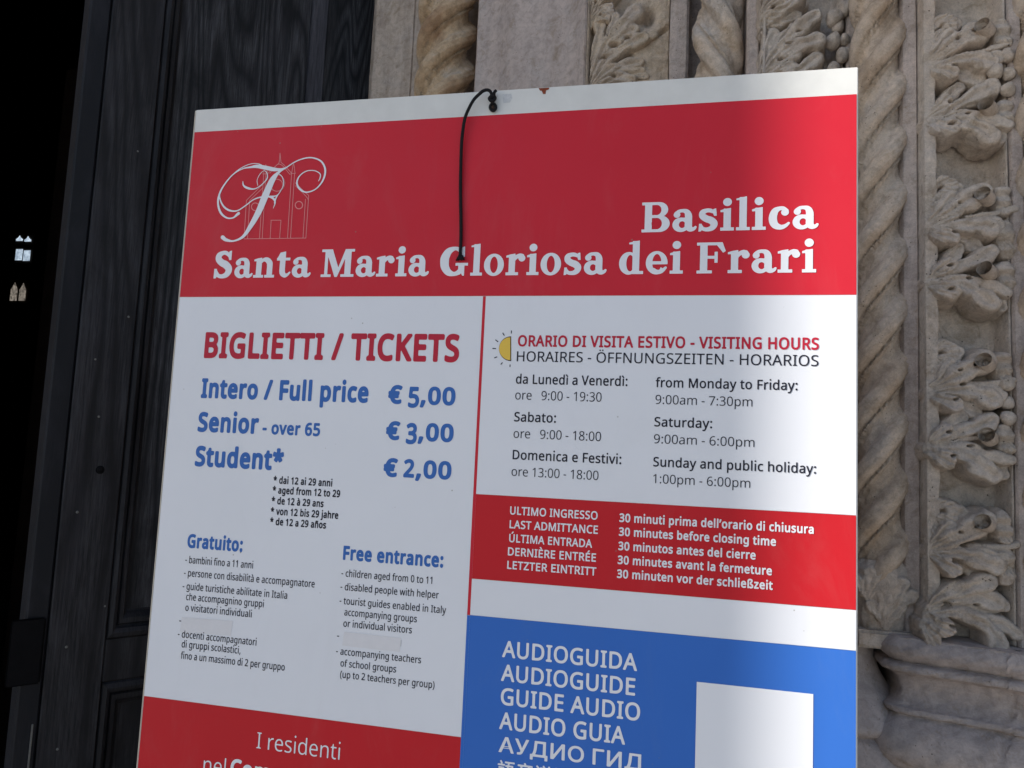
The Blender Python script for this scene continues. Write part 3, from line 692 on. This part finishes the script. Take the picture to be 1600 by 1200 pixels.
# heavy slab-serif letters of the heading (units: cap height 700)
def R_(*a): return ('r', a)
def E_(*a): return ('e', a)
def P_(*a): return ('p', (list(a),))
def S_(*a): return ('s', (list(a),))
G = {
 'i': (322, [('+', R_(88, 0, 240, 505)), ('+', R_(22, 0, 306, 72)), ('+', P_((22, 425), (22, 470), (120, 500), (240, 518), (240, 425))), ('+', E_(164, 655, 92, 92))]),
 'l': (322, [('+', R_(88, 0, 240, 760)), ('+', R_(22, 0, 306, 72)), ('+', P_((22, 690), (22, 728), (120, 752), (240, 775), (240, 690)))]),
 'B': (655, [('+', R_(20, 0, 390, 700)), ('-', R_(0, 66, 85, 634)), ('+', E_(390, 522, 195, 178)), ('+', E_(400, 195, 225, 195)), ('+', R_(240, 0, 402, 390)), ('-', R_(240, 66, 350, 330)), ('-', R_(240, 398, 340, 634)),
       ('-', E_(345, 198, 112, 132)), ('-', E_(340, 516, 100, 118))]),
 'a': (535, [('+', E_(205, 158, 180, 168)), ('-', E_(232, 160, 68, 78)), ('+', S_((118, 392, 72), (118, 392, 72))), ('+', S_((108, 420, 48), (165, 470, 40), (245, 482, 40), (325, 455, 58), (362, 375, 74), (366, 250, 76), (366, 120, 78), (392, 66, 66), (440, 48, 48), (490, 66, 36), (516, 98, 26))),
       ('+', R_(225, 270, 330, 322)), ]),
 's': (470, [('+', S_((345, 440, 36), (280, 470, 46), (200, 470, 48), (125, 430, 62), (122, 350, 72), (200, 285, 76), (305, 240, 80), (365, 165, 76), (330, 75, 62), (235, 38, 48), (140, 52, 42), (95, 110, 34))),
       ('+', P_((350, 505), (405, 518), (420, 345), (365, 345), (330, 430))), ('+', P_((40, -10), (95, -4), (130, 60), (110, 168), (52, 172)))]),
 'c': (490, [('+', E_(365, 385, 78, 76)), ('+', S_((400, 420, 40), (330, 470, 46), (250, 472, 46), (160, 410, 72), (120, 255, 84), (160, 110, 78), (270, 52, 56), (370, 78, 40), (440, 140, 26)))]),
 'S': (590, [('+', S_((430, 590, 42), (355, 650, 52), (260, 658, 54), (155, 595, 78), (145, 495, 86), (235, 405, 90), (365, 340, 96), (455, 225, 92), (410, 100, 76), (290, 45, 56), (170, 65, 50), (95, 165, 42))),
       ('+', P_((440, 700), (505, 716), (505, 470), (445, 465), (400, 600))), ('+', P_((38, -12), (105, -8), (150, 80), (115, 240), (42, 245)))]),
 'n': (620, [('+', R_(88, 0, 240, 480)), ('+', R_(22, 0, 300, 70)), ('+', P_((22, 425), (22, 470), (120, 500), (240, 518), (240, 425))), ('+', R_(388, 0, 540, 330)), ('+', R_(330, 0, 602, 70)),
       ('+', S_((200, 380, 30), (285, 460, 45), (380, 455, 66), (452, 380, 78), (463, 300, 77)))]),
 't': (425, [('+', P_((112, 640), (262, 668), (262, 150), (112, 150))), ('+', R_(25, 435, 390, 505)), ('+', P_((25, 470), (112, 640), (140, 505), (60, 440))), ('+', S_((188, 200, 76), (200, 110, 74), (270, 50, 54), (345, 75, 34), (395, 125, 24)))]),
 'M': (905, [('+', R_(18, 0, 285, 66)), ('+', R_(540, 0, 885, 66)), ('+', R_(18, 634, 250, 700)), ('+', R_(640, 634, 885, 700)), ('+', R_(108, 0, 190, 690)), ('+', R_(640, 0, 800, 690)),
       ('+', P_((120, 700), (300, 700), (490, 190), (440, 0), (385, 0))), ('+', P_((640, 700), (740, 700), (450, 0), (390, 0), (430, 120)))]),
 'r': (490, [('+', R_(88, 0, 240, 480)), ('+', R_(22, 0, 320, 70)), ('+', P_((22, 425), (22, 470), (120, 500), (240, 518), (240, 425))), ('+', S_((200, 340, 30), (260, 430, 45), (340, 465, 52), (395, 455, 55))), ('+', E_(395, 405, 82, 80))]),
 'G': (745, [('+', S_((520, 560, 34), (460, 640, 46), (360, 664, 46), (220, 600, 82), (138, 460, 104), (124, 345, 108), (145, 210, 100), (235, 85, 80), (370, 44, 50), (480, 84, 60), (545, 150, 66))),
       ('+', P_((560, 700), (612, 712), (620, 460), (562, 455), (500, 600))), ('+', R_(470, 60, 620, 300)), ('+', R_(400, 245, 705, 312)), ('+', P_((620, 0), (575, 0), (540, 80), (620, 200)))]),
 'o': (520, [('+', E_(258, 255, 238, 268)), ('-', E_(258, 255, 92, 196))]),
 'd': (590, [('+', E_(240, 250, 218, 262)), ('-', E_(268, 252, 84, 190)), ('+', R_(318, 0, 470, 765)), ('+', P_((235, 690), (235, 728), (330, 752), (470, 775), (470, 690))), ('+', R_(320, 0, 560, 70))]),
 'e': (520, [('+', E_(258, 255, 238, 268)), ('-', E_(262, 255, 98, 200)), ('+', R_(100, 218, 488, 290)), ('-', P_((300, 218), (520, 218), (520, 60), (430, 110), (350, 150))), ('+', S_((180, 80, 60), (270, 42, 52), (370, 62, 44), (455, 140, 28)))]),
 'F': (650, [('+', R_(88, 0, 245, 700)), ('+', R_(18, 634, 560, 700)), ('+', R_(18, 0, 345, 66)), ('+', P_((440, 640), (560, 700), (632, 500), (575, 462))), ('+', R_(240, 330, 430, 396)), ('+', R_(395, 238, 462, 488))]),
}
glyph_me = {}
def glyph(ch):
    if ch in glyph_me: return glyph_me[ch]
    adv, ops = G[ch]; s = 9.0
    xs = np.arange(-20, adv+30, s); ys = np.arange(-30, 800, s); X, Y = np.meshgrid(xs, ys)
    F = np.full(X.shape, -1e9)
    fn = {'r': f_rect, 'e': f_ell, 'p': f_poly, 's': f_stroke}
    for op, (k, a) in ops:
        g = fn[k](X, Y, *a); F = np.maximum(F, g) if op == '+' else np.minimum(F, -g)
    F = np.where(np.abs(F) < 1e-6, 1e-6, F)
    glyph_me[ch] = (adv, fill(F, xs, ys)); return glyph_me[ch]

# ------------------------------------------------------------------ the ticket sign
UL, UR = -.6308, .1692; VT = .4334        # left, right edge; top above eye level
sign = tag(empty('ticket_sign', (-.2308, 0, 0)), 'tall red, white and blue church ticket price board standing before the portal', 'sign')
SX = -.2308
def spart(name, me, m, label=None):
    me.transform(Matrix.Translation((-SX, 0, 0))); o = link(name, me, m, sign)
    if label: o['label'] = label
    return o
spart('board', box(UL, UR, 0, .004, .22, Z+VT, .0008), M['panel'])
spart('cut_edge', box(UL-.0012, UL-.00005, .0003, .0044, .22, Z+VT-.001), M['edge'])
def sheet_rect(name, u0, u1, v0, v1, m, layer=1, label=None):
    y = -.0003*layer; return spart(name, mesh('m', [(u0, y, Z-v1), (u1, y, Z-v1), (u1, y, Z-v0), (u0, y, Z-v0)], [(0, 1, 2, 3)]), m, label)
l, r_ = UL+.0012, UR-.0016
dv = -.2322; dv2 = -.2288                  # red rule between the two columns
sheet_rect('header_field', l, r_, -.4030, -.1862, M['red'], label='red header field')
sheet_rect('price_field', l, dv, -.1858, .3020, M['white'], label='white field with the ticket prices')
sheet_rect('divider_line', dv+.0001, dv2, -.1858, .1722, M['red'])
sheet_rect('hours_field', dv2+.0001, r_, -.1858, .0394, M['white'], label='white field with the visiting hours')
sheet_rect('closing_field', dv2+.0001, r_, .0398, .1326, M['red2'], label='red field with the last admittance')
sheet_rect('white_band', dv2+.0001, r_, .1330, .1718, M['white'])
sheet_rect('residents_field', l, dv, .3024, 1.28, M['red2'], label='red field for residents')
sheet_rect('divider_line', dv+.0001, dv2, .1726, 1.28, M['blue'])
sheet_rect('audio_field', dv2+.0001, r_, .1722, 1.28, M['blue'], label='blue field for the audio guide')
# blank pale label where a square code is stuck
a = sheet(1088.7, 1065); b2 = sheet(1270.6, 1085)
sheet_rect('white_label', a[0], b2[0], Z-a[1], Z-a[1]+(b2[0]-a[0])*1.06, M['lettw'], 2)

try: SANS = bpy.data.fonts.load(bpy.utils.system_resource('DATAFILES', path='fonts')+'/NotoSansHebrew-Regular.woff2')   # shipped with Blender
except Exception: SANS = None
def bfont_mesh(body, off, sharp=3, size=1.0):
    c = bpy.data.curves.new('t', 'FONT'); c.body = body; c.offset = off; c.resolution_u = sharp; c.size = size
    if SANS and all(ord(q) < 0x250 or q in '€’' for q in body): c.font = SANS
    o = bpy.data.objects.new('t', c); COL.objects.link(o)
    dg = bpy.context.evaluated_depsgraph_get(); me = bpy.data.meshes.new_from_object(o.evaluated_get(dg))
    bpy.data.objects.remove(o); bpy.data.curves.remove(c); return me
def ext(me):
    co = np.empty(len(me.vertices)*3); me.vertices.foreach_get('co', co); co = co.reshape(-1, 3); return co
CAP = ext(bfont_mesh('H', 0))[:, 1].max()
def wid(t_):
    c = ext(bfont_mesh(t_, 0, 1)); return c[:, 0].max()-c[:, 0].min()
CAPB = ext(bfont_mesh('И', 0))[:, 1].max(); WHH = wid('HH'); adv_c = {}; fld_c = {}; fil_c = {}
def char_adv(ch):
    if ch not in adv_c:
        h_ = 'H' if ord(ch) < 0x250 or ch in '€’' else 'И'
        adv_c[ch] = wid(h_+ch+h_)-wid(h_+h_)
    return adv_c[ch]
def char_field(ch):
    if ch in fld_c: return fld_c[ch]
    if ch == '1' and not SANS:
        s_ = .024; xs = np.arange(-.02, .50, s_); ys = np.arange(-.09, CAP+.1, s_); X, Y = np.meshgrid(xs, ys)
        F = np.maximum(f_rect(X, Y, .235, 0, .325, CAP), f_poly(X, Y, [(.325, CAP), (.25, CAP), (.085, CAP-.13), (.12, CAP-.195), (.26, CAP-.10)]))
        fld_c[ch] = (F, xs, ys); return fld_c[ch]
    me = bfont_mesh(ch, 0, 3); co = ext(me); cnt = {}
    for p in me.polygons:
        for e in p.edge_keys: cnt[e] = cnt.get(e, 0)+1
    if ch in 'ij': co = co.copy(); co[:, 1] += np.where(co[:, 1] > CAP*.79, .045, 0)
    E_s = [e for e, k in cnt.items() if k == 1]
    s_ = .024; xs = np.arange(co[:, 0].min()-.09, co[:, 0].max()+.10, s_); ys = np.arange(co[:, 1].min()-.09, co[:, 1].max()+.10, s_)
    X, Y = np.meshgrid(xs, ys); d = np.full(X.shape, 1e9); ins = np.zeros(X.shape, bool)
    for a_, b_ in E_s:
        ax, ay = co[a_][:2]; bx, by = co[b_][:2]; ex, ey = bx-ax, by-ay
        t = np.clip(((X-ax)*ex+(Y-ay)*ey)/(ex*ex+ey*ey+1e-12), 0, 1); d = np.minimum(d, np.hypot(X-ax-t*ex, Y-ay-t*ey))
        if ay != by: ins ^= ((ay > Y) != (by > Y)) & (X < ex*(Y-ay)/(by-ay)+ax)
    fld_c[ch] = (np.where(ins, d, -d), xs, ys); return fld_c[ch]
def char_fill(ch, off):
    if (ch, off) not in fil_c:
        F, xs, ys = char_field(ch); F = F+off; F = np.where(np.abs(F) < 1e-5, 1e-5, F); fil_c[(ch, off)] = fill(F, xs, ys)
    return fil_c[(ch, off)]
def text(body, p0, p1, cap, m, off=.0, name='lettering', label=None, layer=2):
    """p0, p1: measured ends of the base line in the photo; cap: capital height in photo pixels"""
    V = []; Fc = []; x = 0
    for ch in body:
        if ch != ' ':
            v, f = char_fill(ch, off); n = len(V)
            V += [(a_+x, b_) for a_, b_ in v]; Fc += [tuple(q+n for q in p) for p in f]
        x += char_adv(ch)+off*1.3
    co = np.array(V); me = mesh('m', [(a_, 0, b_) for a_, b_ in V], Fc)
    u0, z0 = sheet(*p0); u1, z1 = sheet(*p1); _, zt = sheet(p0[0], p0[1]-cap); hcap = zt-z0
    zb = (z0+z1)/2; x0, x1 = co[:, 0].min(), co[:, 0].max()
    out = np.zeros((len(V), 3)); out[:, 0] = u0+(co[:, 0]-x0)/(x1-x0)*(u1-u0); out[:, 1] = -.0003*layer; out[:, 2] = zb+co[:, 1]*hcap/(CAP if ord(body[0]) < 0x250 or body[0] in '€’' else CAPB)
    me.vertices.foreach_set('co', out.ravel()); me.update()
    return spart(name, me, m, label)
def slab_line(words, p0, p1, cap, m, label):
    u0, z0 = sheet(*p0); u1, z1 = sheet(*p1); zb = (z0+z1)/2; s_h = (sheet(p0[0], p0[1]-cap)[1]-z0)/700
    tot = 0; lay = []
    for ch in words:
        if ch == ' ': tot += 255; continue
        lay.append((ch, tot)); tot += glyph(ch)[0]+4
    sx = (u1-u0)/(tot-15)
    for ch, x in lay:
        adv, (v, f) = glyph(ch)
        me = mesh('m', [(u0+(x+a_-15)*sx, -.0006, zb+b_*s_h) for a_, b_ in v], f); spart('letter', me, m)
slab_line('Basilica', (1001.9, 363.3), (1278.7, 357.6), 46.5, M['lettw'], None)
slab_line('Santa Maria Gloriosa dei Frari', (332.7, 434.3), (1276.6, 426.2), 41.5, M['lettw'], None)

T = text; W_, B_, K_, RD = M['lettw'], M['lblue'], M['ink'], M['lred']
BO = .030
T('BIGLIETTI / TICKETS', (318.8, 557.6), (717, 563.4), 36, RD, .037, 'heading_lettering')
T('Intero / Full price', (314, 620.3), (575.3, 627.2), 27, B_, .042)
T('€', (606.3, 629), (628, 629.4), 25.5, B_, .042); T('5', (637.4, 635), (654.6, 635.4), 29, B_, .036); T(',00', (656.3, 631), (711.3, 631.8), 25, B_, .038)
T('Senior', (308.8, 673.2), (403.6, 675.8), 27, B_, .042)
T('- over 65', (410, 677.4), (500, 680.4), 18, B_, .036)
T('€', (602.9, 685.4), (624.5, 685.8), 25.5, B_, .042); T('3', (634, 691.8), (651, 692.2), 29, B_, .036); T(',00', (652.8, 688), (708.4, 688.8), 25, B_, .038)
T('Student*', (304.4, 727.3), (442.4, 732.5), 28, B_, .042)
T('€', (599, 743), (620.8, 743.6), 25.5, B_, .042); T('2', (630.2, 744.4), (647, 745), 25.5, B_, .036); T(',00', (649, 746), (705, 747.2), 25, B_, .038)
for s_, a, b_ in (('* dai 12 ai 29 anni', (427.2, 756), (519.2, 758.6)), ('* aged from 12 to 29', (425.8, 772), (531.6, 775)), ('* de 12 à 29 ans', (424.3, 788), (505.7, 791)),
                 ('* von 12 bis 29 jahre', (422.9, 804.7), (528.7, 809)), ('* de 12 a 29 años', (421.9, 820.5), (509.5, 824.4))):
    T(s_, a, b_, 10.2, K_, .032)
T('Gratuito:', (292.6, 855), (379, 860.4), 19, B_, .042); T('Free entrance:', (535.9, 873.9), (692.5, 885), 19.5, B_, .042)
for s_, a, b_ in (('- bambini fino a 11 anni', (289.6, 880), (395.5, 887.4)), ('- persone con disabilità e accompagnatore', (287.5, 900.9), (491.8, 916.5)), ('- guide turistiche abilitate in Italia', (285.4, 921.5), (448.9, 934.5)),
                 ('che accompagnino gruppi', (290.8, 938.4), (412.3, 947.6)), ('o visitatori individuali', (289.6, 954.8), (393.4, 963.8)), ('-', (280, 974), (283.2, 974.2)),
                 ('- docenti accompagnatori', (277.9, 996.5), (400.9, 1007)), ('di gruppi scolastici,', (283.9, 1012), (376, 1020.5)), ('fino a un massimo di 2 per gruppo', (282.4, 1029.8), (445, 1046.6)),
                 ('- children aged from 0 to 11', (533.5, 901), (675.4, 911.4)), ('- disabled people with helper', (532, 922.3), (685.6, 934)), ('- tourist guides enabled in Italy', (530.5, 944.3), (697, 957.4)),
                 ('accompanying groups', (538, 962.3), (651.4, 971.2)), ('or individual visitors', (536.5, 979.5), (643.6, 988.8)), ('-', (526.6, 997.6), (530, 998)),
                 ('- accompanying teachers', (525.1, 1023), (658, 1035)), ('of school groups', (532, 1041.6), (619, 1050)), ('(up to 2 teachers per group)', (531.4, 1059.6), (679, 1074))):
    T(s_, a, b_, 10.6, K_, .010)
T('ORARIO DI VISITA ESTIVO - VISITING HOURS', (809.1, 541.3), (1279.4, 545.4), 16.2, RD, .026)
T('HORAIRES - ÖFFNUNGSZEITEN - HORARIOS', (807.4, 565.3), (1278.7, 571.5), 15.6, K_, .004)
for s_, a, b_ in (('da Lunedì a Venerdì:', (806, 599.3), (980.3, 603.1)), ('from Monday to Friday:', (1024.3, 605.2), (1246, 609.3)), ('Sabato:', (803.3, 658.8), (868.6, 659.9)),
                 ('Saturday:', (1022.3, 666.7), (1112.7, 668.4)), ('Domenica e Festivi:', (800.9, 718.3), (970.7, 724.1)), ('Sunday and public holiday:', (1020.5, 729), (1274.9, 739.4))):
    T(s_, a, b_, 14.2, K_, .014)
for s_, a, b_ in (('ore   9:00 - 19:30', (805, 624), (939.8, 628)), ('9:00am - 7:30pm', (1024, 631.5), (1175.6, 635)), ('ore   9:00 - 18:00', (802.3, 685), (939, 688.6)),
                 ('9:00am - 6:00pm', (1021.6, 693.6), (1178.7, 697.6)), ('ore 13:00 - 18:00', (799.2, 744.2), (935, 749.5)), ('1:00pm - 6:00pm', (1020.5, 755.6), (1172.1, 761.5))):
    T(s_, a, b_, 14.2, K_, -.002)
for s_, a, b_ in (('ULTIMO INGRESSO', (797, 804), (933.8, 811)), ('LAST ADMITTANCE', (796.2, 825.3), (934.2, 833.5)), ('ÚLTIMA ENTRADA', (795.5, 847), (925.2, 855)), ('DERNIÈRE ENTRÉE', (793.6, 867.7), (931.2, 877)), ('LETZTER EINTRITT', (792.5, 888.2), (931.6, 899.2))):
    T(s_, a, b_, 12, W_, .020)
for s_, a, b_ in (("30 minuti prima dell’orario di chiusura", (967.6, 815.7), (1271.3, 832.5)), ('30 minutes before closing time', (966.9, 837.5), (1212.4, 851.5)), ('30 minutos antes del cierre', (966.1, 859.5), (1180.6, 873)),
                 ('30 minutes avant la fermeture', (965, 881.7), (1206, 897)), ('30 minuten vor der schließzeit', (963.9, 903.2), (1207.2, 920))):
    T(s_, a, b_, 12.2, W_, .030)
for s_, a, b_, c_, o_ in (('AUDIOGUIDA', (784.6, 1025.5), (995.4, 1047.8), 24.5, .018), ('AUDIOGUIDE', (782.8, 1062.9), (992.3, 1086), 24.8, .018), ('GUIDE AUDIO', (782.2, 1100.6), (1000, 1125), 25.2, .018),
                     ('AUDIO GUIA', (780, 1138), (976.6, 1162.5), 25.5, .018), ('АУДИО ГИД', (779, 1175.3), (1004.6, 1202.5), 23.5, .018), ('語音導覽', (777, 1215.5), (893, 1229.5), 24, .012)):
    T(s_, a, b_, c_, W_, o_)
T('I residenti', (400.9, 1168.7), (530.9, 1187.3), 25.4, W_, -.004)
T('nel', (317.6, 1206.5), (352, 1212), 26, W_, -.004); T('Comune', (359.5, 1212.5), (478, 1229), 26, W_, .03); T('di', (490, 1231), (514, 1234.5), 26, W_, -.004)

# half-sun symbol before the opening hours
def sheet_poly(name, pts, m, layer, label=None):
    v = [(sheet(*p)[0], -.0003*layer, sheet(*p)[1]) for p in pts]; return spart(name, mesh('m', v, [tuple(range(len(v)))[::-1]]), m, label)
c0 = (798.8, 545)
def arc(r, n=18): return [(c0[0]-r*.98*math.sin(a_), c0[1]-r*math.cos(a_)) for a_ in np.linspace(0, math.pi, n)]
sheet_poly('sun_symbol_outline', arc(19.4), M['ink'], 2); sheet_poly('sun_symbol', [(p[0]-1.2, p[1]) for p in arc(17.8)], M['yellow'], 3, 'yellow half sun')
def dash(p, q, wd, m, layer=2, name='sun_ray'):
    p = np.array(p, float); q = np.array(q, float); n = np.array([-(q-p)[1], (q-p)[0]]); n = n/np.hypot(*n)*wd/2
    sheet_poly(name, [tuple(p+n), tuple(p-n), tuple(q-n), tuple(q+n)], m, layer)
for p, q in (((799.3, 516.5), (799.1, 521.2)), ((785.6, 520), (788.2, 524.6)), ((774.2, 531), (778.6, 534.3)), ((769.6, 544.6), (775.2, 544.8)), ((772.4, 559.4), (777, 557.6)), ((782.6, 569.8), (785.3, 566.4)), ((797.2, 569.6), (797, 573.4))):
    dash(p, q, 1.5, M['ink'])
# cover tapes
for q in (((285, 964), (364.5, 970), (361, 993), (281.5, 987)), ((538, 987), (627, 996.5), (624.5, 1018.5), (535, 1008.5))):
    sheet_poly('cover_tape', q[::-1], M['tape'], 2)
dash((627.2, 1000), (626, 1010), .8, M['stain'], 3, 'tape_edge')
# emblem: swash letter over a fine-line church front (photo crop pixels / 4.706 + offset)
def emblem(strokes, polys, m, name, step, layer, label):
    xs = np.arange(80, 910, step); ys = np.arange(80, 760, step); X, Y = np.meshgrid(xs, ys); F = np.full(X.shape, -1e9)
    for s_ in strokes:
        P = np.array(s_, float); mr = P[:, 2].max()+6
        i0, i1 = np.searchsorted(xs, [P[:, 0].min()-mr-20, P[:, 0].max()+mr+20]); j0, j1 = np.searchsorted(ys, [P[:, 1].min()-mr-20, P[:, 1].max()+mr+20])
        F[j0:j1, i0:i1] = np.maximum(F[j0:j1, i0:i1], f_stroke(X[j0:j1, i0:i1], Y[j0:j1, i0:i1], s_))
    v, f = fill(F, xs, ys); vv = []
    for x, y in v:
        u, z = sheet(320+x/4.706, 220+y/4.706); vv.append((u, -.0003*layer, z))
    return spart(name, mesh('m', vv, [q[::-1] for q in f]), m, label)
lw = 2.3
thin = [[(290, 722, lw), (745, 716, lw)], [(290, 722, lw), (308, 440, lw)], [(316, 720, lw), (332, 440, lw)], [(308, 440, lw), (332, 415, lw), (425, 325, lw)], [(332, 440, lw), (430, 345, lw)],
        [(404, 718, lw), (436, 230, lw)], [(424, 718, lw), (452, 230, lw)], [(436, 230, lw), (450, 178, lw), (462, 230, lw)], [(428, 245, lw), (470, 243, lw)],
        [(470, 235, lw), (530, 180, lw), (548, 160, lw), (555, 92, lw)], [(562, 160, lw), (555, 92, lw)], [(562, 160, lw), (590, 185, lw), (640, 240, lw)], [(480, 240, lw), (550, 172, lw), (630, 250, lw)],
        [(610, 717, lw), (640, 240, lw)], [(632, 717, lw), (662, 240, lw)], [(640, 240, lw), (655, 172, lw), (665, 240, lw)], [(634, 242, lw), (668, 240, lw)],
        [(668, 310, lw), (745, 385, lw), (766, 402, lw)], [(668, 332, lw), (742, 405, lw), (764, 436, lw)], [(745, 716, lw), (766, 402, lw)], [(724, 716, lw), (742, 430, lw)],
        [(482, 720, lw), (490, 585, lw)], [(552, 718, lw), (562, 585, lw)], [(488, 585, lw), (562, 585, lw)]]
def circ(cx, cy, r, wd): return [(cx+r*math.cos(a_), cy+r*math.sin(a_), wd) for a_ in np.linspace(0, 2*math.pi, 13)]
thin += [circ(373, 486, 28, 3.2), circ(694, 474, 27, 3.6), circ(532, 312, 60, 1.6), circ(532, 328, 44, 2.6)]
emblem([s_ if len(s_) == 2 else s_ for s_ in thin if True], [], M['line'], 'emblem_church_outline', 2.0, 2, 'fine-line church front in the emblem')
swash = [[(135, 712, 15), (160, 730, 12), (215, 738, 6), (285, 705, 10), (345, 620, 17), (400, 520, 22), (450, 400, 24), (500, 290, 20), (545, 235, 9), (600, 200, 4), (670, 155, 4), (740, 130, 4.5), (800, 128, 5), (860, 155, 6), (888, 215, 7), (872, 290, 6), (820, 355, 4), (750, 380, 5), (700, 355, 7), (680, 310, 6), (700, 260, 4), (750, 225, 3.2), (810, 222, 3.2), (850, 245, 3.6), (850, 275, 4), (838, 298, 2)],
         [(610, 196, 2), (560, 212, 8), (510, 212, 14), (450, 200, 15), (390, 190, 13), (340, 196, 7), (280, 208, 4), (210, 250, 4), (150, 320, 5), (112, 390, 6), (100, 460, 7), (120, 530, 8), (165, 568, 6), (210, 568, 5), (240, 545, 9), (252, 535, 10)],
         [(460, 205, 3), (400, 172, 2.6), (330, 175, 2.6), (250, 215, 2.6), (180, 280, 2.6), (130, 350, 3), (112, 410, 4), (135, 475, 6), (180, 512, 7), (240, 516, 4.5), (300, 480, 4), (360, 435, 4), (420, 415, 5), (470, 412, 6), (530, 405, 4), (560, 370, 2.5), (582, 320, 3), (570, 265, 3), (530, 235, 2)],
         [(283, 300, 2), (288, 330, 6), (320, 350, 8), (370, 355, 4), (420, 325, 3), (460, 280, 4), (460, 240, 3), (440, 222, 2), (410, 245, 2), (388, 290, 2), (392, 330, 2)],
         [(475, 412, 6), (505, 425, 8), (520, 455, 5), (506, 498, 1.5)], [(540, 402, 2), (525, 425, 5), (515, 460, 4)]]
emblem(swash, [], M['lettw'], 'emblem_letter', 2.0, 3, 'white swash letter F')
# rust chip, glue stain, rivet
sheet_poly('rust_chip', [(841.5, 138), (844, 142), (846.5, 142), (848.5, 147), (852.6, 147.2), (853.2, 141.5), (857.5, 140), (858.5, 137)][::-1], M['rust'], 1)
sheet_poly('glue_stain', [(785, 147.5), (799, 146.5), (800.5, 153), (797, 160.5), (787, 161)][::-1], M['stain'], 1)
for x, z in ((UL+.1, 0), (UR-.1, 0)):
    spart('stand_leg', box(x-.015, x+.015, .006, .036, .03, 1.75, .002), M['metal'])
spart('stand_foot', box(UL+.03, UR-.03, -.16, .20, .0, .03, .004), M['metal'])
hu, hz = sheet(769.6, 168)
rv = lathe([(.0001, .0024), (.0016, .0022), (.0024, .0012), (.0026, 0)], 0, 0, 14); rv.transform(Matrix.Translation((hu, -.0002, hz)) @ Matrix.Rotation(math.radians(90), 4, 'X'))
spart('rivet', rv, M['screw'])

# ------------------------------------------------------------------ black cord hanging from the rivet
cord = tag(empty('hanging_cord', (hu, -.003, hz)), 'thin black cord knotted at the board top, hanging over the red header', 'cord')
def cpart(name, me):
    me.transform(Matrix.Translation((-hu, .003, -hz))); return link(name, me, M['cord'], cord, True)
pts = [(770.5, 158, .004), (768.7, 152, .0065), (767.6, 145.5, .007), (764.8, 141.8, .007), (760.9, 140.6, .0075), (756, 141.8, .008), (751.9, 144.4, .008), (740.6, 155.5, .008), (731.6, 171.6, .007), (726, 187, .006), (722.6, 208.7, .005), (720.9, 231, .0042), (720.0, 262, .0035), (719.6, 300, .0032), (720.2, 345, .003), (720.2, 372, .003), (719.4, 392, .003), (718.8, 401, .003)]
def onsheet(px, py, lift): u, zz = at(px, py, -lift); return (u, -lift, zz)
path = catmull([onsheet(*p) for p in pts], 6)
cpart('rope', tube(path, .00195, 10))
ring = [onsheet(770.3+4.6*math.cos(a_), 167.5+5.6*math.sin(a_), .0028) for a_ in np.linspace(0, 2*math.pi, 20, endpoint=False)]
cpart('loop', tube(ring, .0017, 8, True))
kn = catmull([onsheet(*p) for p in ((766.5, 151, .003), (764.5, 154, .006), (767, 157.5, .008), (772, 156.5, .007), (773.5, 152, .004), (769, 150.5, .0075), (766, 154, .007), (769, 160, .005), (772, 163, .003))], 6)
cpart('knot', tube(kn, .0019, 8))
tail = catmull([onsheet(*p) for p in ((771, 156, .004), (771.8, 149, .006), (772.6, 144, .0065), (775.3, 141.2, .006))], 6)
cpart('tail', tube(tail, .0019, 8))
ek = catmull([onsheet(*p) for p in ((718.8, 398, .003), (717.5, 402, .0045), (720.5, 404, .005), (722, 400.5, .004), (718.5, 399.5, .0045))], 6)
cpart('end_knot', tube(ek, .0017, 8))
for k in range(9):
    dx = -7+k*1.75; e = onsheet(719.3+dx, 406+abs(random.gauss(0, 1.2)), .0012+.0015*random.random()); s_ = onsheet(719.2+dx*.25, 399.5, .0035)
    mid = [(a_+b_)/2+(0, -.0008, 0)[i_] for i_, (a_, b_) in enumerate(zip(s_, e))]
    cpart('frayed_strand', tube([s_, mid, e], [.0011, .0009, .0004], 6))
